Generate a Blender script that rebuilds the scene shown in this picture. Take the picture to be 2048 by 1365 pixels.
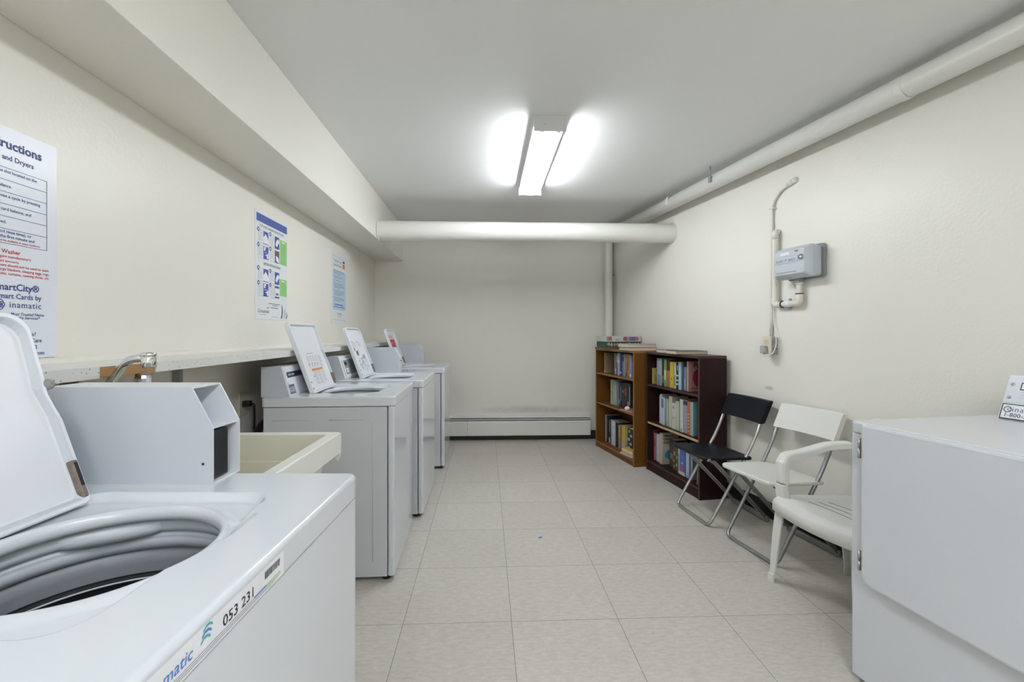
import bpy, math, random
from mathutils import Vector, Matrix
random.seed(7)
PI = math.pi
SC = bpy.context.scene
COL = SC.collection
for o in list(bpy.data.objects):
    bpy.data.objects.remove(o)

# ------------------------------------------------------------------ camera, world, exposure
cd = bpy.data.cameras.new('camera'); cam = bpy.data.objects.new('camera', cd); COL.objects.link(cam)
cam.location = (0, 0, 1.223)
cam.rotation_euler = (PI / 2, 0, -0.0415)
cd.sensor_width = 36.0
cd.lens = 915 / 2048 * 36
cd.shift_x = 14 / 2048
cd.shift_y = -14.5 / 2048
cd.clip_start = 0.02
SC.camera = cam
w = bpy.data.worlds.new('world'); SC.world = w; w.use_nodes = True
w.node_tree.nodes['Background'].inputs[0].default_value = (0.8, 0.9, 1.0, 1)
w.node_tree.nodes['Background'].inputs[1].default_value = 0.0
SC.view_settings.view_transform = 'Standard'
SC.view_settings.look = 'None'
SC.view_settings.exposure = 0.66
SC.view_settings.gamma = 1.0
SC.view_settings.use_curve_mapping = False
TUBE_POWER = 34.0          # the ceiling fixture in view
REAR_FILL_POWER = 40.0          # unseen fill fixtures added behind the camera

# ------------------------------------------------------------------ materials
def mat(name, col, rough=0.5, metal=0.0, noise=0.0, nscale=8.0, bump=0.0, bscale=120.0, coat=0.0, spec=0.5, stretch=None, emit=0.0, dark=None):
    m = bpy.data.materials.new(name); m.use_nodes = True
    nt = m.node_tree; b = nt.nodes['Principled BSDF']
    b.inputs['Base Color'].default_value = (*col, 1)
    b.inputs['Roughness'].default_value = rough
    b.inputs['Metallic'].default_value = metal
    b.inputs['Specular IOR Level'].default_value = spec
    b.inputs['Coat Weight'].default_value = coat
    b.inputs['Coat Roughness'].default_value = 0.08
    if emit:
        b.inputs['Emission Color'].default_value = (*col, 1)
        b.inputs['Emission Strength'].default_value = emit
    if noise or bump:
        tc = nt.nodes.new('ShaderNodeTexCoord'); mp = nt.nodes.new('ShaderNodeMapping')
        nt.links.new(tc.outputs['Object'], mp.inputs[0])
        if stretch: mp.inputs['Scale'].default_value = stretch
    if noise:
        n = nt.nodes.new('ShaderNodeTexNoise'); n.inputs['Scale'].default_value = nscale; n.inputs['Detail'].default_value = 6
        nt.links.new(mp.outputs[0], n.inputs['Vector'])
        r = nt.nodes.new('ShaderNodeMix'); r.data_type = 'RGBA'
        d = dark if dark else tuple(c * (1 - noise) for c in col)
        r.inputs['A'].default_value = (*d, 1); r.inputs['B'].default_value = (*[min(1, c * (1 + noise * 0.5)) for c in col], 1)
        nt.links.new(n.outputs['Fac'], r.inputs['Factor']); nt.links.new(r.outputs['Result'], b.inputs['Base Color'])
    if bump:
        n2 = nt.nodes.new('ShaderNodeTexNoise'); n2.inputs['Scale'].default_value = bscale; n2.inputs['Detail'].default_value = 2
        nt.links.new(mp.outputs[0], n2.inputs['Vector'])
        bp = nt.nodes.new('ShaderNodeBump'); bp.inputs['Strength'].default_value = bump; bp.inputs['Distance'].default_value = 0.002
        nt.links.new(n2.outputs['Fac'], bp.inputs['Height']); nt.links.new(bp.outputs[0], b.inputs['Normal'])
    return m

M = {}
M['wall'] = mat('cream wall paint', (0.86, 0.835, 0.755), 0.36, noise=0.03, nscale=1.3, bump=0.35, bscale=70, spec=0.45)
M['ceil'] = mat('ceiling paint', (0.89, 0.895, 0.88), 0.6, noise=0.02, nscale=1.0, bump=0.1, bscale=90)
M['pipe'] = mat('painted pipe', (0.82, 0.81, 0.755), 0.35, noise=0.03, nscale=4, bump=0.15, bscale=60)
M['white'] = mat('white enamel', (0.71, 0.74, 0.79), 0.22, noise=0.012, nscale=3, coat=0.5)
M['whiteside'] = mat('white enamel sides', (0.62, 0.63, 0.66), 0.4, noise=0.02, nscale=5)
M['lid'] = mat('lid enamel', (0.80, 0.82, 0.86), 0.3, noise=0.02, nscale=6)
M['lidrim'] = mat('worn lid rim', (0.62, 0.66, 0.70), 0.35, noise=0.1, nscale=20)
M['tubw'] = mat('tub ring plastic', (0.66, 0.71, 0.77), 0.35, noise=0.06, nscale=14)
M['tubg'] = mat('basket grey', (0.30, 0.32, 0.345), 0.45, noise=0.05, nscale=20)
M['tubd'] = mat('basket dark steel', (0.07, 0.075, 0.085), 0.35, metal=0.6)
M['boxgrey'] = mat('grey enamel', (0.60, 0.635, 0.69), 0.38, noise=0.02, nscale=5, bump=0.05, bscale=200)
M['boxwhite'] = mat('pale enamel', (0.74, 0.765, 0.81), 0.35, noise=0.015, nscale=5)
M['black'] = mat('black plastic', (0.012, 0.013, 0.016), 0.4)
M['blackedge'] = mat('dark gap', (0.02, 0.02, 0.02), 0.8)
M['rubber'] = mat('black rubber base', (0.018, 0.017, 0.015), 0.5, noise=0.3, nscale=9)
M['chrome'] = mat('chrome', (0.78, 0.78, 0.78), 0.12, metal=1.0)
M['steel'] = mat('brushed steel', (0.46, 0.46, 0.455), 0.33, metal=0.9, noise=0.08, nscale=30)
M['darksteel'] = mat('dull steel', (0.33, 0.34, 0.34), 0.38, metal=0.8, noise=0.12, nscale=30)
M['rust'] = mat('rusty steel', (0.30, 0.24, 0.20), 0.6, metal=0.5, noise=0.6, nscale=60)
M['sink'] = mat('laundry tub plastic', (0.86, 0.855, 0.80), 0.38, noise=0.03, nscale=4)
M['sinkin'] = mat('laundry tub stained inside', (0.79, 0.755, 0.62), 0.5, noise=0.08, nscale=5)
M['lam'] = mat('white laminate', (0.80, 0.79, 0.755), 0.35, noise=0.02, nscale=6)
M['particle'] = mat('bare particle board', (0.42, 0.235, 0.10), 0.8, noise=0.5, nscale=30, stretch=(6, 1, 12))
M['oak'] = mat('brown oak veneer', (0.165, 0.068, 0.013), 0.55, noise=0.35, nscale=9, stretch=(18, 18, 1.3), spec=0.22)
M['oakedge'] = mat('oak edge band', (0.26, 0.125, 0.045), 0.45, noise=0.2, nscale=9, stretch=(4, 1.3, 18))
M['maroon'] = mat('mahogany veneer', (0.026, 0.008, 0.008), 0.55, noise=0.35, nscale=9, stretch=(18, 18, 1.3), spec=0.22)
M['maredge'] = mat('mahogany edge', (0.055, 0.020, 0.018), 0.5, noise=0.2, nscale=9, stretch=(4, 1.3, 18))
M['tanedge'] = mat('pale worn edge', (0.52, 0.36, 0.20), 0.5, noise=0.2, nscale=20)
M['blkplastic'] = mat('black chair plastic', (0.008, 0.009, 0.013), 0.45, noise=0.1, nscale=20, bump=0.1, bscale=300, spec=0.3)
M['whtplastic'] = mat('white chair plastic', (0.80, 0.795, 0.74), 0.38, noise=0.02, nscale=8, bump=0.04, bscale=300)
M['resin'] = mat('weathered resin', (0.79, 0.785, 0.745), 0.42, noise=0.06, nscale=7)
M['ctrl'] = mat('controller grey plastic', (0.56, 0.60, 0.645), 0.42)
M['ctrlb'] = mat('controller base', (0.26, 0.275, 0.28), 0.5)
M['pvc'] = mat('cream pvc', (0.80, 0.77, 0.68), 0.35)
M['beige'] = mat('beige plate', (0.72, 0.66, 0.53), 0.45)
M['galv'] = mat('galvanised box', (0.42, 0.42, 0.42), 0.45, metal=0.7, noise=0.3, nscale=90)
M['greyplug'] = mat('grey plug', (0.40, 0.40, 0.39), 0.5)
M['paper'] = mat('poster paper', (0.80, 0.83, 0.90), 0.3)
M['paper2'] = mat('poster card', (0.80, 0.82, 0.83), 0.35)
M['navy'] = mat('navy print', (0.045, 0.065, 0.24), 0.5)
M['pblue'] = mat('blue print', (0.07, 0.11, 0.36), 0.5)
M['pgreen'] = mat('green print', (0.34, 0.62, 0.16), 0.5)
M['pred'] = mat('red print', (0.55, 0.05, 0.07), 0.5)
M['plight'] = mat('pale blue print', (0.52, 0.68, 0.80), 0.5)
M['pgrey'] = mat('grey print', (0.13, 0.15, 0.22), 0.5)
M['pmid'] = mat('light grey print', (0.40, 0.42, 0.46), 0.5)
M['pteal'] = mat('teal print', (0.10, 0.42, 0.42), 0.5)
M['porange'] = mat('orange print', (0.62, 0.22, 0.06), 0.5)
M['pbrown'] = mat('brown print', (0.16, 0.09, 0.07), 0.5)
M['pblack'] = mat('black print', (0.02, 0.02, 0.025), 0.5)
M['print_white'] = mat('white print', (0.85, 0.86, 0.9), 0.5)
M['litblue'] = mat('logo blue', (0.10, 0.24, 0.62), 0.5)
M['pages'] = mat('book pages', (0.74, 0.68, 0.56), 0.8, noise=0.15, nscale=40, stretch=(1, 1, 1))

def tube_mat(name, power):
    m = bpy.data.materials.new(name); m.use_nodes = True; nt = m.node_tree
    nt.nodes.clear(); out = nt.nodes.new('ShaderNodeOutputMaterial'); e = nt.nodes.new('ShaderNodeEmission')
    e.inputs[0].default_value = (0.93, 0.98, 1.035, 1); e.inputs[1].default_value = power
    nt.links.new(e.outputs[0], out.inputs[0]); return m
M['tube'] = tube_mat('lit fluorescent tube', TUBE_POWER)
M['tubefill'] = tube_mat('rear fill tube', REAR_FILL_POWER)
M['fixture'] = mat('fixture enamel', (0.74, 0.74, 0.745), 0.4)

def speckle():
    m = mat('speckled laminate', (0.78, 0.78, 0.76), 0.4); nt = m.node_tree; b = nt.nodes['Principled BSDF']
    tc = nt.nodes.new('ShaderNodeTexCoord'); v = nt.nodes.new('ShaderNodeTexVoronoi'); v.inputs['Scale'].default_value = 70
    nt.links.new(tc.outputs['Object'], v.inputs['Vector'])
    r = nt.nodes.new('ShaderNodeValToRGB'); r.color_ramp.elements[0].position = 0.10; r.color_ramp.elements[1].position = 0.17
    r.color_ramp.elements[0].color = (0.25, 0.22, 0.18, 1); r.color_ramp.elements[1].color = (0.76, 0.76, 0.735, 1)
    nt.links.new(v.outputs['Distance'], r.inputs[0]); nt.links.new(r.outputs[0], b.inputs['Base Color'])
    return m
M['speckle'] = speckle()

def floor_mat():
    m = bpy.data.materials.new('vinyl floor tiles'); m.use_nodes = True; nt = m.node_tree; b = nt.nodes['Principled BSDF']
    N = nt.nodes.new; Lk = nt.links.new
    g = N('ShaderNodeNewGeometry'); sep = N('ShaderNodeSeparateXYZ'); Lk(g.outputs['Position'], sep.inputs[0])
    def math_(op, a, bb=None, cc=None):
        n = N('ShaderNodeMath'); n.operation = op
        for i, v in enumerate((a, bb, cc)):
            if v is None: continue
            if isinstance(v, (int, float)): n.inputs[i].default_value = v
            else: Lk(v, n.inputs[i])
        return n.outputs[0]
    T = 0.4572
    u = math_('DIVIDE', math_('ADD', sep.outputs[0], 0.349 + 10 * T), T)
    v = math_('DIVIDE', math_('ADD', sep.outputs[1], -1.940 + 20 * T), T)
    def edge(t):
        f = math_('FRACT', t); return math_('MINIMUM', f, math_('SUBTRACT', 1.0, f))
    e = math_('MINIMUM', edge(u), edge(v))
    line = math_('LESS_THAN', e, 0.0026)
    cx = N('ShaderNodeCombineXYZ'); Lk(math_('FLOOR', u), cx.inputs[0]); Lk(math_('FLOOR', v), cx.inputs[1])
    wn = N('ShaderNodeTexWhiteNoise'); Lk(cx.outputs[0], wn.inputs['Vector'])
    par = math_('MODULO', math_('ADD', math_('FLOOR', u), math_('FLOOR', v)), 2.0)
    n1 = N('ShaderNodeTexNoise'); n1.inputs['Scale'].default_value = 26; n1.inputs['Detail'].default_value = 8; n1.inputs['Roughness'].default_value = 0.75
    mp = N('ShaderNodeMapping'); mp.inputs['Scale'].default_value = (1.0, 2.6, 1.0); Lk(g.outputs['Position'], mp.inputs[0]); Lk(mp.outputs[0], n1.inputs['Vector'])
    n3 = N('ShaderNodeTexNoise'); n3.inputs['Scale'].default_value = 2.2; n3.inputs['Detail'].default_value = 3; Lk(g.outputs['Position'], n3.inputs['Vector'])
    r = N('ShaderNodeValToRGB'); Lk(n1.outputs['Fac'], r.inputs[0])
    r.color_ramp.elements[0].position = 0.30; r.color_ramp.elements[0].color = (0.49, 0.455, 0.40, 1)
    r.color_ramp.elements[1].position = 0.68; r.color_ramp.elements[1].color = (0.66, 0.63, 0.57, 1)
    hs = N('ShaderNodeHueSaturation'); Lk(r.outputs[0], hs.inputs['Color'])
    val = math_('ADD', math_('MULTIPLY', wn.outputs['Value'], 0.05), math_('ADD', 0.92, math_('MULTIPLY', n3.outputs['Fac'], 0.14)))
    Lk(val, hs.inputs['Value'])
    mx = N('ShaderNodeMix'); mx.data_type = 'RGBA'; Lk(line, mx.inputs['Factor']); Lk(hs.outputs[0], mx.inputs['A']); mx.inputs['B'].default_value = (0.20, 0.18, 0.15, 1)
    Lk(mx.outputs['Result'], b.inputs['Base Color'])
    b.inputs['Roughness'].default_value = 0.42
    bp = N('ShaderNodeBump'); bp.inputs['Strength'].default_value = 0.25; bp.inputs['Distance'].default_value = 0.001
    Lk(math_('SUBTRACT', n1.outputs['Fac'], line), bp.inputs['Height']); Lk(bp.outputs[0], b.inputs['Normal'])
    return m
M['floor'] = floor_mat()

# ------------------------------------------------------------------ mesh builder
class MB:
    def __init__(s): s.v = []; s.f = []; s.m = []; s.sm = []; s.mats = []
    def mi(s, m):
        if m not in s.mats: s.mats.append(m)
        return s.mats.index(m)
    def add(s, verts, faces, m, smooth=False, T=None):
        n = len(s.v)
        s.v += [tuple(T @ Vector(p)) if T is not None else tuple(p) for p in verts]
        k = s.mi(m)
        for f in faces: s.f.append([i + n for i in f]); s.m.append(k); s.sm.append(smooth)
        return s
    def box(s, x0, x1, y0, y1, z0, z1, m, T=None):
        x0, x1 = min(x0, x1), max(x0, x1); y0, y1 = min(y0, y1), max(y0, y1); z0, z1 = min(z0, z1), max(z0, z1)
        v = [(x, y, z) for x in (x0, x1) for y in (y0, y1) for z in (z0, z1)]
        return s.add(v, [(0, 1, 3, 2), (4, 6, 7, 5), (0, 4, 5, 1), (2, 3, 7, 6), (0, 2, 6, 4), (1, 5, 7, 3)], m, False, T)
    def rbox(s, x0, x1, y0, y1, z0, z1, r, m, axis='z', seg=4, T=None, r2=None):
        """box whose four edges along axis are rounded by r, with the end faces eased by r2"""
        x0, x1 = min(x0, x1), max(x0, x1); y0, y1 = min(y0, y1), max(y0, y1); z0, z1 = min(z0, z1), max(z0, z1)
        if axis == 'z': A = (x0, x1, y0, y1, z0, z1); P = lambda a, b, c: (a, b, c)
        elif axis == 'x': A = (y0, y1, z0, z1, x0, x1); P = lambda a, b, c: (c, a, b)
        else: A = (z0, z1, x0, x1, y0, y1); P = lambda a, b, c: (b, c, a)
        a0, a1, b0, b1, c0, c1 = A
        r2 = min(r, 0.003) if r2 is None else r2
        def ring(ins, c):
            rr = max(r - ins, 0.0002); out = []
            for (ca, cb, st) in ((a1 - r, b1 - r, 0), (a0 + r, b1 - r, PI / 2), (a0 + r, b0 + r, PI), (a1 - r, b0 + r, 1.5 * PI)):
                for k in range(seg + 1):
                    t = st + k / seg * PI / 2; out.append(P(ca + rr * math.cos(t), cb + rr * math.sin(t), c))
            return out
        rings = [ring(r2, c0), ring(r2 * 0.3, c0 + r2 * 0.3), ring(0, c0 + r2), ring(0, c1 - r2), ring(r2 * 0.3, c1 - r2 * 0.3), ring(r2, c1)]
        n = len(rings[0]); v = sum(rings, []); f = []
        for j in range(5):
            for i in range(n): f.append((j * n + i, j * n + (i + 1) % n, (j + 1) * n + (i + 1) % n, (j + 1) * n + i))
        f.append(tuple(range(n))[::-1]); f.append(tuple(range(5 * n, 6 * n)))
        return s.add(v, f, m, False, T)
    def prism(s, poly, c0, c1, m, axis='y', T=None, smooth=False):
        """polygon (a,b) extruded along axis"""
        P = {'y': lambda a, b, c: (a, c, b), 'x': lambda a, b, c: (c, a, b), 'z': lambda a, b, c: (a, b, c)}[axis]
        n = len(poly); v = [P(a, b, c0) for a, b in poly] + [P(a, b, c1) for a, b in poly]
        f = [(i, (i + 1) % n, n + (i + 1) % n, n + i) for i in range(n)] + [tuple(range(n))[::-1], tuple(range(n, 2 * n))]
        return s.add(v, f, m, smooth, T)
    def loft(s, rings, m, closed=True, cap0=False, cap1=False, smooth=True, T=None):
        n = len(rings[0]); v = sum([list(r) for r in rings], []); f = []
        for j in range(len(rings) - 1):
            for i in range(n if closed else n - 1):
                f.append((j * n + i, j * n + (i + 1) % n, (j + 1) * n + (i + 1) % n, (j + 1) * n + i))
        if cap0: f.append(tuple(range(n))[::-1])
        if cap1: f.append(tuple(range((len(rings) - 1) * n, len(rings) * n)))
        return s.add(v, f, m, smooth, T)
    def lathe(s, prof, m, n=32, T=None, cap0=False, cap1=False, smooth=True):
        rings = [[(r * math.cos(2 * PI * i / n), r * math.sin(2 * PI * i / n), z) for i in range(n)] for r, z in prof]
        return s.loft(rings, m, True, cap0, cap1, smooth, T)
    def tube(s, path, r, m, n=12, T=None, flat=None, caps=True):
        """sweep of a round (or flat=(w,h) rectangular) section along a polyline"""
        P = [Vector(p) for p in path]; rings = []
        up = None
        for i, p in enumerate(P):
            d = (P[min(i + 1, len(P) - 1)] - P[max(i - 1, 0)]).normalized()
            if up is None:
                up = Vector((0, 0, 1)) if abs(d.z) < 0.9 else Vector((0, 1, 0))
            a = d.cross(up).normalized(); b = a.cross(d).normalized(); up = b
            if flat:
                w_, h_ = flat
                rings.append([tuple(p + a * x * w_ / 2 + b * y * h_ / 2) for x, y in ((1, .7), (.7, 1), (-.7, 1), (-1, .7), (-1, -.7), (-.7, -1), (.7, -1), (1, -.7))])
            else:
                rr = r[i] if isinstance(r, (list, tuple)) else r
                rings.append([tuple(p + a * rr * math.cos(2 * PI * k / n) + b * rr * math.sin(2 * PI * k / n)) for k in range(n)])
        return s.loft(rings, m, True, caps, caps, not flat, T)
    def quad(s, pts, m, T=None): return s.add(pts, [tuple(range(len(pts)))], m, False, T)
    def text(s, txt, size, m, T, align='LEFT', bold=0.0, shear=0.0, space=1.0, xs=1.0):
        c = bpy.data.curves.new('lettering', 'FONT'); c.body = txt; c.size = size; c.align_x = align
        c.offset = bold * size; c.shear = shear; c.space_character = space; c.resolution_u = 2
        o = bpy.data.objects.new('lettering', c); COL.objects.link(o)
        bpy.context.view_layer.update()
        me = bpy.data.meshes.new_from_object(o.evaluated_get(bpy.context.evaluated_depsgraph_get()))
        v = [(p.co.x * xs, p.co.y, 0) for p in me.vertices]; f = [tuple(p.vertices) for p in me.polygons]
        bpy.data.objects.remove(o); bpy.data.curves.remove(c); bpy.data.meshes.remove(me)
        return s.add(v, f, m, False, T)
    def build(s, name, parent=None, autosmooth=True):
        me = bpy.data.meshes.new(name); me.from_pydata(s.v, [], s.f)
        for m in s.mats: me.materials.append(m)
        me.polygons.foreach_set('material_index', s.m); me.polygons.foreach_set('use_smooth', s.sm)
        me.update()
        import bmesh
        bm = bmesh.new(); bm.from_mesh(me); bmesh.ops.recalc_face_normals(bm, faces=bm.faces); bm.to_mesh(me); bm.free()
        o = bpy.data.objects.new(name, me); COL.objects.link(o)
        if parent is not None: o.parent = parent
        return o

def arc(cx, cy, r, a0, a1, n=8):
    return [(cx + r * math.cos(a0 + (a1 - a0) * k / n), cy + r * math.sin(a0 + (a1 - a0) * k / n)) for k in range(n + 1)]
def fillet(pts, r, n=6):
    """round the corners of a 3-D polyline"""
    P = [Vector(p) for p in pts]; out = [tuple(P[0])]
    for i in range(1, len(P) - 1):
        a = (P[i - 1] - P[i]); b = (P[i + 1] - P[i]); rr = min(r, a.length * .49, b.length * .49)
        p0 = P[i] + a.normalized() * rr; p1 = P[i] + b.normalized() * rr
        for k in range(n + 1):
            t = k / n; out.append(tuple(p0 * (1 - t) ** 2 + P[i] * 2 * t * (1 - t) + p1 * t * t))
    out.append(tuple(P[-1])); return out
def frame(o, right, up):
    """matrix mapping text plane (x right, y up) to the world"""
    r = Vector(right).normalized(); u = Vector(up).normalized(); n = r.cross(u)
    m = Matrix((( r.x, u.x, n.x, o[0]), (r.y, u.y, n.y, o[1]), (r.z, u.z, n.z, o[2]), (0, 0, 0, 1)))
    return m
def empty(name, loc, rz=0.0, label=None, cat=None, group=None):
    o = bpy.data.objects.new(name, None); COL.objects.link(o); o.location = loc; o.rotation_euler = (0, 0, rz); o.empty_display_size = 0.1
    if label: o['label'] = label; o['category'] = cat
    if group: o['group'] = group
    return o
def tag(o, label, cat, group=None):
    o['label'] = label; o['category'] = cat
    if group: o['group'] = group
    return o
def struct(o): o['kind'] = 'structure'; return o

# ------------------------------------------------------------------ the room
TW = math.atan(0.1776)                     # the right wall is skewed
def WX(y): return 2.4135 - 0.1776 * y
YB, YF, XL, ZC = 5.28, -2.6, -1.266, 2.45
b = MB(); b.box(XL - .12, WX(YF) + .3, YF - .12, YB + .12, -.1, 0, M['floor']); struct(b.build('floor'))
b = MB(); b.box(XL - .12, WX(YF) + .3, YF - .12, YB + .12, ZC, ZC + .1, M['ceil']); struct(b.build('ceiling'))
b = MB(); b.box(XL - .12, XL, YF - .12, YB + .12, 0, ZC, M['wall']); struct(b.build('wall_left'))
b = MB(); b.box(XL, WX(YB), YB, YB + .12, 0, ZC, M['wall']); struct(b.build('wall_back'))
b = MB(); b.box(XL, WX(YF), YF - .12, YF, 0, ZC, M['wall']); struct(b.build('wall_front'))
b = MB(); b.prism([(WX(YB + .12), YB + .12), (WX(YF - .12), YF - .12), (WX(YF - .12) + .15, YF - .12), (WX(YB + .12) + .15, YB + .12)], 0, ZC, M['wall'], 'z')
struct(b.build('wall_right'))
b = MB(); b.rbox(XL, -.952, YF, YB, 2.057, ZC, .004, M['wall'], 'y', 3); o = struct(b.build('trim_1'))
RW = (WX(0), 0, 0)                          # origin of the right-wall frame: local x into the wall, local y along it
TRW = Matrix.Translation(RW) @ Matrix.Rotation(TW, 4, 'Z')
def yl(y): return y / math.cos(TW)          # world y on the wall -> local y
b = MB()
b.prism([(-.004, 0), (-.012, 0), (-.006, .012), (-.004, .10), (-.0005, .103), (0, .10), (0, 0)], yl(YF), yl(YB), M['rubber'], 'y', T=TRW)
struct(b.build('baseboard_right'))
b = MB(); b.box(XL, WX(YB), YB - .006, YB, 0, .10, M['rubber']); struct(b.build('baseboard_back'))
b = MB(); b.box(XL, XL + .006, YF, YB, 0, .10, M['rubber']); struct(b.build('baseboard_left'))

def wall_marks(m, col, spots):
    nt = m.node_tree; b = nt.nodes['Principled BSDF']; src = b.inputs['Base Color'].links[0].from_socket
    g = nt.nodes.new('ShaderNodeNewGeometry')
    for (px, py, pz, sx, sy, sz, amt) in spots:
        mp = nt.nodes.new('ShaderNodeMapping'); mp.vector_type = 'TEXTURE'; mp.inputs['Location'].default_value = (px, py, pz); mp.inputs['Scale'].default_value = (sx, sy, sz)
        nt.links.new(g.outputs['Position'], mp.inputs[0])
        n = nt.nodes.new('ShaderNodeTexNoise'); n.inputs['Scale'].default_value = 14; nt.links.new(g.outputs['Position'], n.inputs['Vector'])
        ad = nt.nodes.new('ShaderNodeVectorMath'); ad.operation = 'LENGTH'; nt.links.new(mp.outputs[0], ad.inputs[0])
        r = nt.nodes.new('ShaderNodeMapRange'); r.inputs['From Min'].default_value = 1.0; r.inputs['From Max'].default_value = 0.2; r.inputs['To Max'].default_value = amt; nt.links.new(ad.outputs['Value'], r.inputs['Value'])
        mu = nt.nodes.new('ShaderNodeMath'); mu.operation = 'MULTIPLY'; nt.links.new(r.outputs[0], mu.inputs[0]); nt.links.new(n.outputs['Fac'], mu.inputs[1])
        mx = nt.nodes.new('ShaderNodeMix'); mx.data_type = 'RGBA'; nt.links.new(mu.outputs[0], mx.inputs['Factor']); nt.links.new(src, mx.inputs['A']); mx.inputs['B'].default_value = (*col, 1); src = mx.outputs['Result']
    nt.links.new(src, b.inputs['Base Color'])
wall_marks(M['wall'], (.30, .29, .26), [(.55, 5.28, .345, .75, .05, .055, .8), (1.88, 2.97, .86, .03, .05, .02, 1.5), (1.80, 3.45, .84, .02, .04, .012, 1.5), (1.98, 2.44, .62, .02, .03, .05, 1.2), (1.85, 3.15, .62, .03, .05, .04, .8)])
# ------------------------------------------------------------------ pipes
b = MB(); T = Matrix.Translation((0, 4.10, 2.137)) @ Matrix.Rotation(PI / 2, 4, 'Y')
xe = WX(4.10)
b.lathe([(.087, -.952), (.087, xe + .03)], M['pipe'], 40, T=T)
r_ = MB()
o = b.build('drain_pipe'); tag(o, 'thick cream painted pipe crossing the room below the ceiling in front of the back wall', 'pipe')
c = MB(); c.lathe([(.087, -.951), (.094, -.949), (.094, -.944), (.087, -.941)], M['pipe'], 40, T=T); c.build('collar', o)
c = MB(); Tw = Matrix.Translation((xe, 4.10, 2.137)) @ Matrix.Rotation(TW, 4, 'Z') @ Matrix.Rotation(-PI / 2, 4, 'Y')
c.lathe([(.087, -.02), (.094, .0), (.096, .004), (.088, .012)], M['pipe'], 40, T=Tw); c.build('collar', o)
rt = empty('ceiling_pipe', (WX(2), 2, 2.36), 0, 'long cream pipe running beside the ceiling along the right wall', 'pipe')
rt.matrix_world = Matrix.Identity(4)
b = MB(); b.tube([tuple(TRW @ Vector((-.125, yl(y), z))) for y, z in ((YF, 2.375), (0, 2.366), (YB, 2.345))], .055, M['pipe'], 28); b.build('pipe', rt)
for yy in (3.32,):
    b = MB(); b.tube([tuple(TRW @ Vector((-.185, yl(yy), 2.46))), tuple(TRW @ Vector((-.185, yl(yy), 2.36)))], .005, M['galv'], 8)
    b.box(-.195, -.172, yl(yy) - .012, yl(yy) + .012, 2.335, 2.375, M['galv'], T=TRW); b.build('hanger', rt)
for yy in (2.05, 3.9):
    b = MB(); p = TRW @ Vector((-.125, yl(yy), 2.357)); Tj = Matrix.Translation(p) @ Matrix.Rotation(TW, 4, 'Z') @ Matrix.Rotation(-PI / 2, 4, 'X')
    b.lathe([(.055, -.02), (.0575, -.018), (.0575, .018), (.055, .02)], M['pipe'], 28, T=Tj); b.build('coupling', rt)
b = MB(); b.lathe([(.045, 0), (.045, 2.44)], M['pipe'], 28, T=Matrix.Translation((1.405, 5.195, 0)))
o = tag(b.build('riser_pipe'), 'slim white vertical pipe in the back right corner behind the oak bookcase', 'pipe')
c = MB(); c.box(1.44, 1.475, 5.19, 5.20, 1.892, 1.902, M['rust']); c.build('clamp', o)

# ------------------------------------------------------------------ ceiling lights
def fixture(x0, x1, y0, y1, tubem, label):
    t = empty('fluorescent_light', ((x0 + x1) / 2, (y0 + y1) / 2, ZC), 0, label, 'ceiling light', None)
    L_ = (y1 - y0) / 2; W = (x1 - x0) / 2
    b = MB(); b.prism([(-W + .004, 0), (-W + .004, -.045), (-.018, -.05), (-.012, -.062), (.012, -.062), (.018, -.05), (W - .004, -.045), (W - .004, 0)], -L_ + .004, L_ - .004, M['fixture'], 'y'); b.build('housing', t)
    for s in (-1, 1):
        b = MB(); b.rbox(-W, W, s * L_ - .004, s * L_ + .004, -.09, -.0005, .004, M['fixture'], 'y', 2, r2=.001)
        for dx in (-.03, .03):
            b.lathe([(.0035, 0), (.003, .002)], M['chrome'], 8, T=Matrix.Translation((dx, s * (L_ + .004), -.052)) @ Matrix.Rotation(-s * PI / 2, 4, 'X'), cap1=True)
        b.build('end_plate', t)
    for dx in (-.046, .046):
        b = MB(); b.lathe([(.019, -L_ + .03), (.019, L_ - .03)], tubem, 20, T=Matrix.Translation((dx, 0, -.076)) @ Matrix.Rotation(-PI / 2, 4, 'X'), cap0=True, cap1=True)
        b.build('tube', t)
        for s in (-1, 1):
            b = MB(); b.box(dx - .014, dx + .014, s * (L_ - .03), s * (L_ - .006), -.09, -.045, M['fixture']); b.build('lamp_holder', t)
    return t
fixture(.268, .452, 2.555, 3.745, M['tube'], 'white ceiling strip light with two lit tubes over the aisle')
fixture(.45, .634, -.9, .29, M['tubefill'], 'unseen ceiling strip light added as fill above the near end of the room')  # out of view, added to even out the room light
fixture(.45, .634, -2.45, -1.26, M['tubefill'], 'unseen ceiling strip light added as fill beside the front wall')  # also out of view, added for more fill from behind

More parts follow.
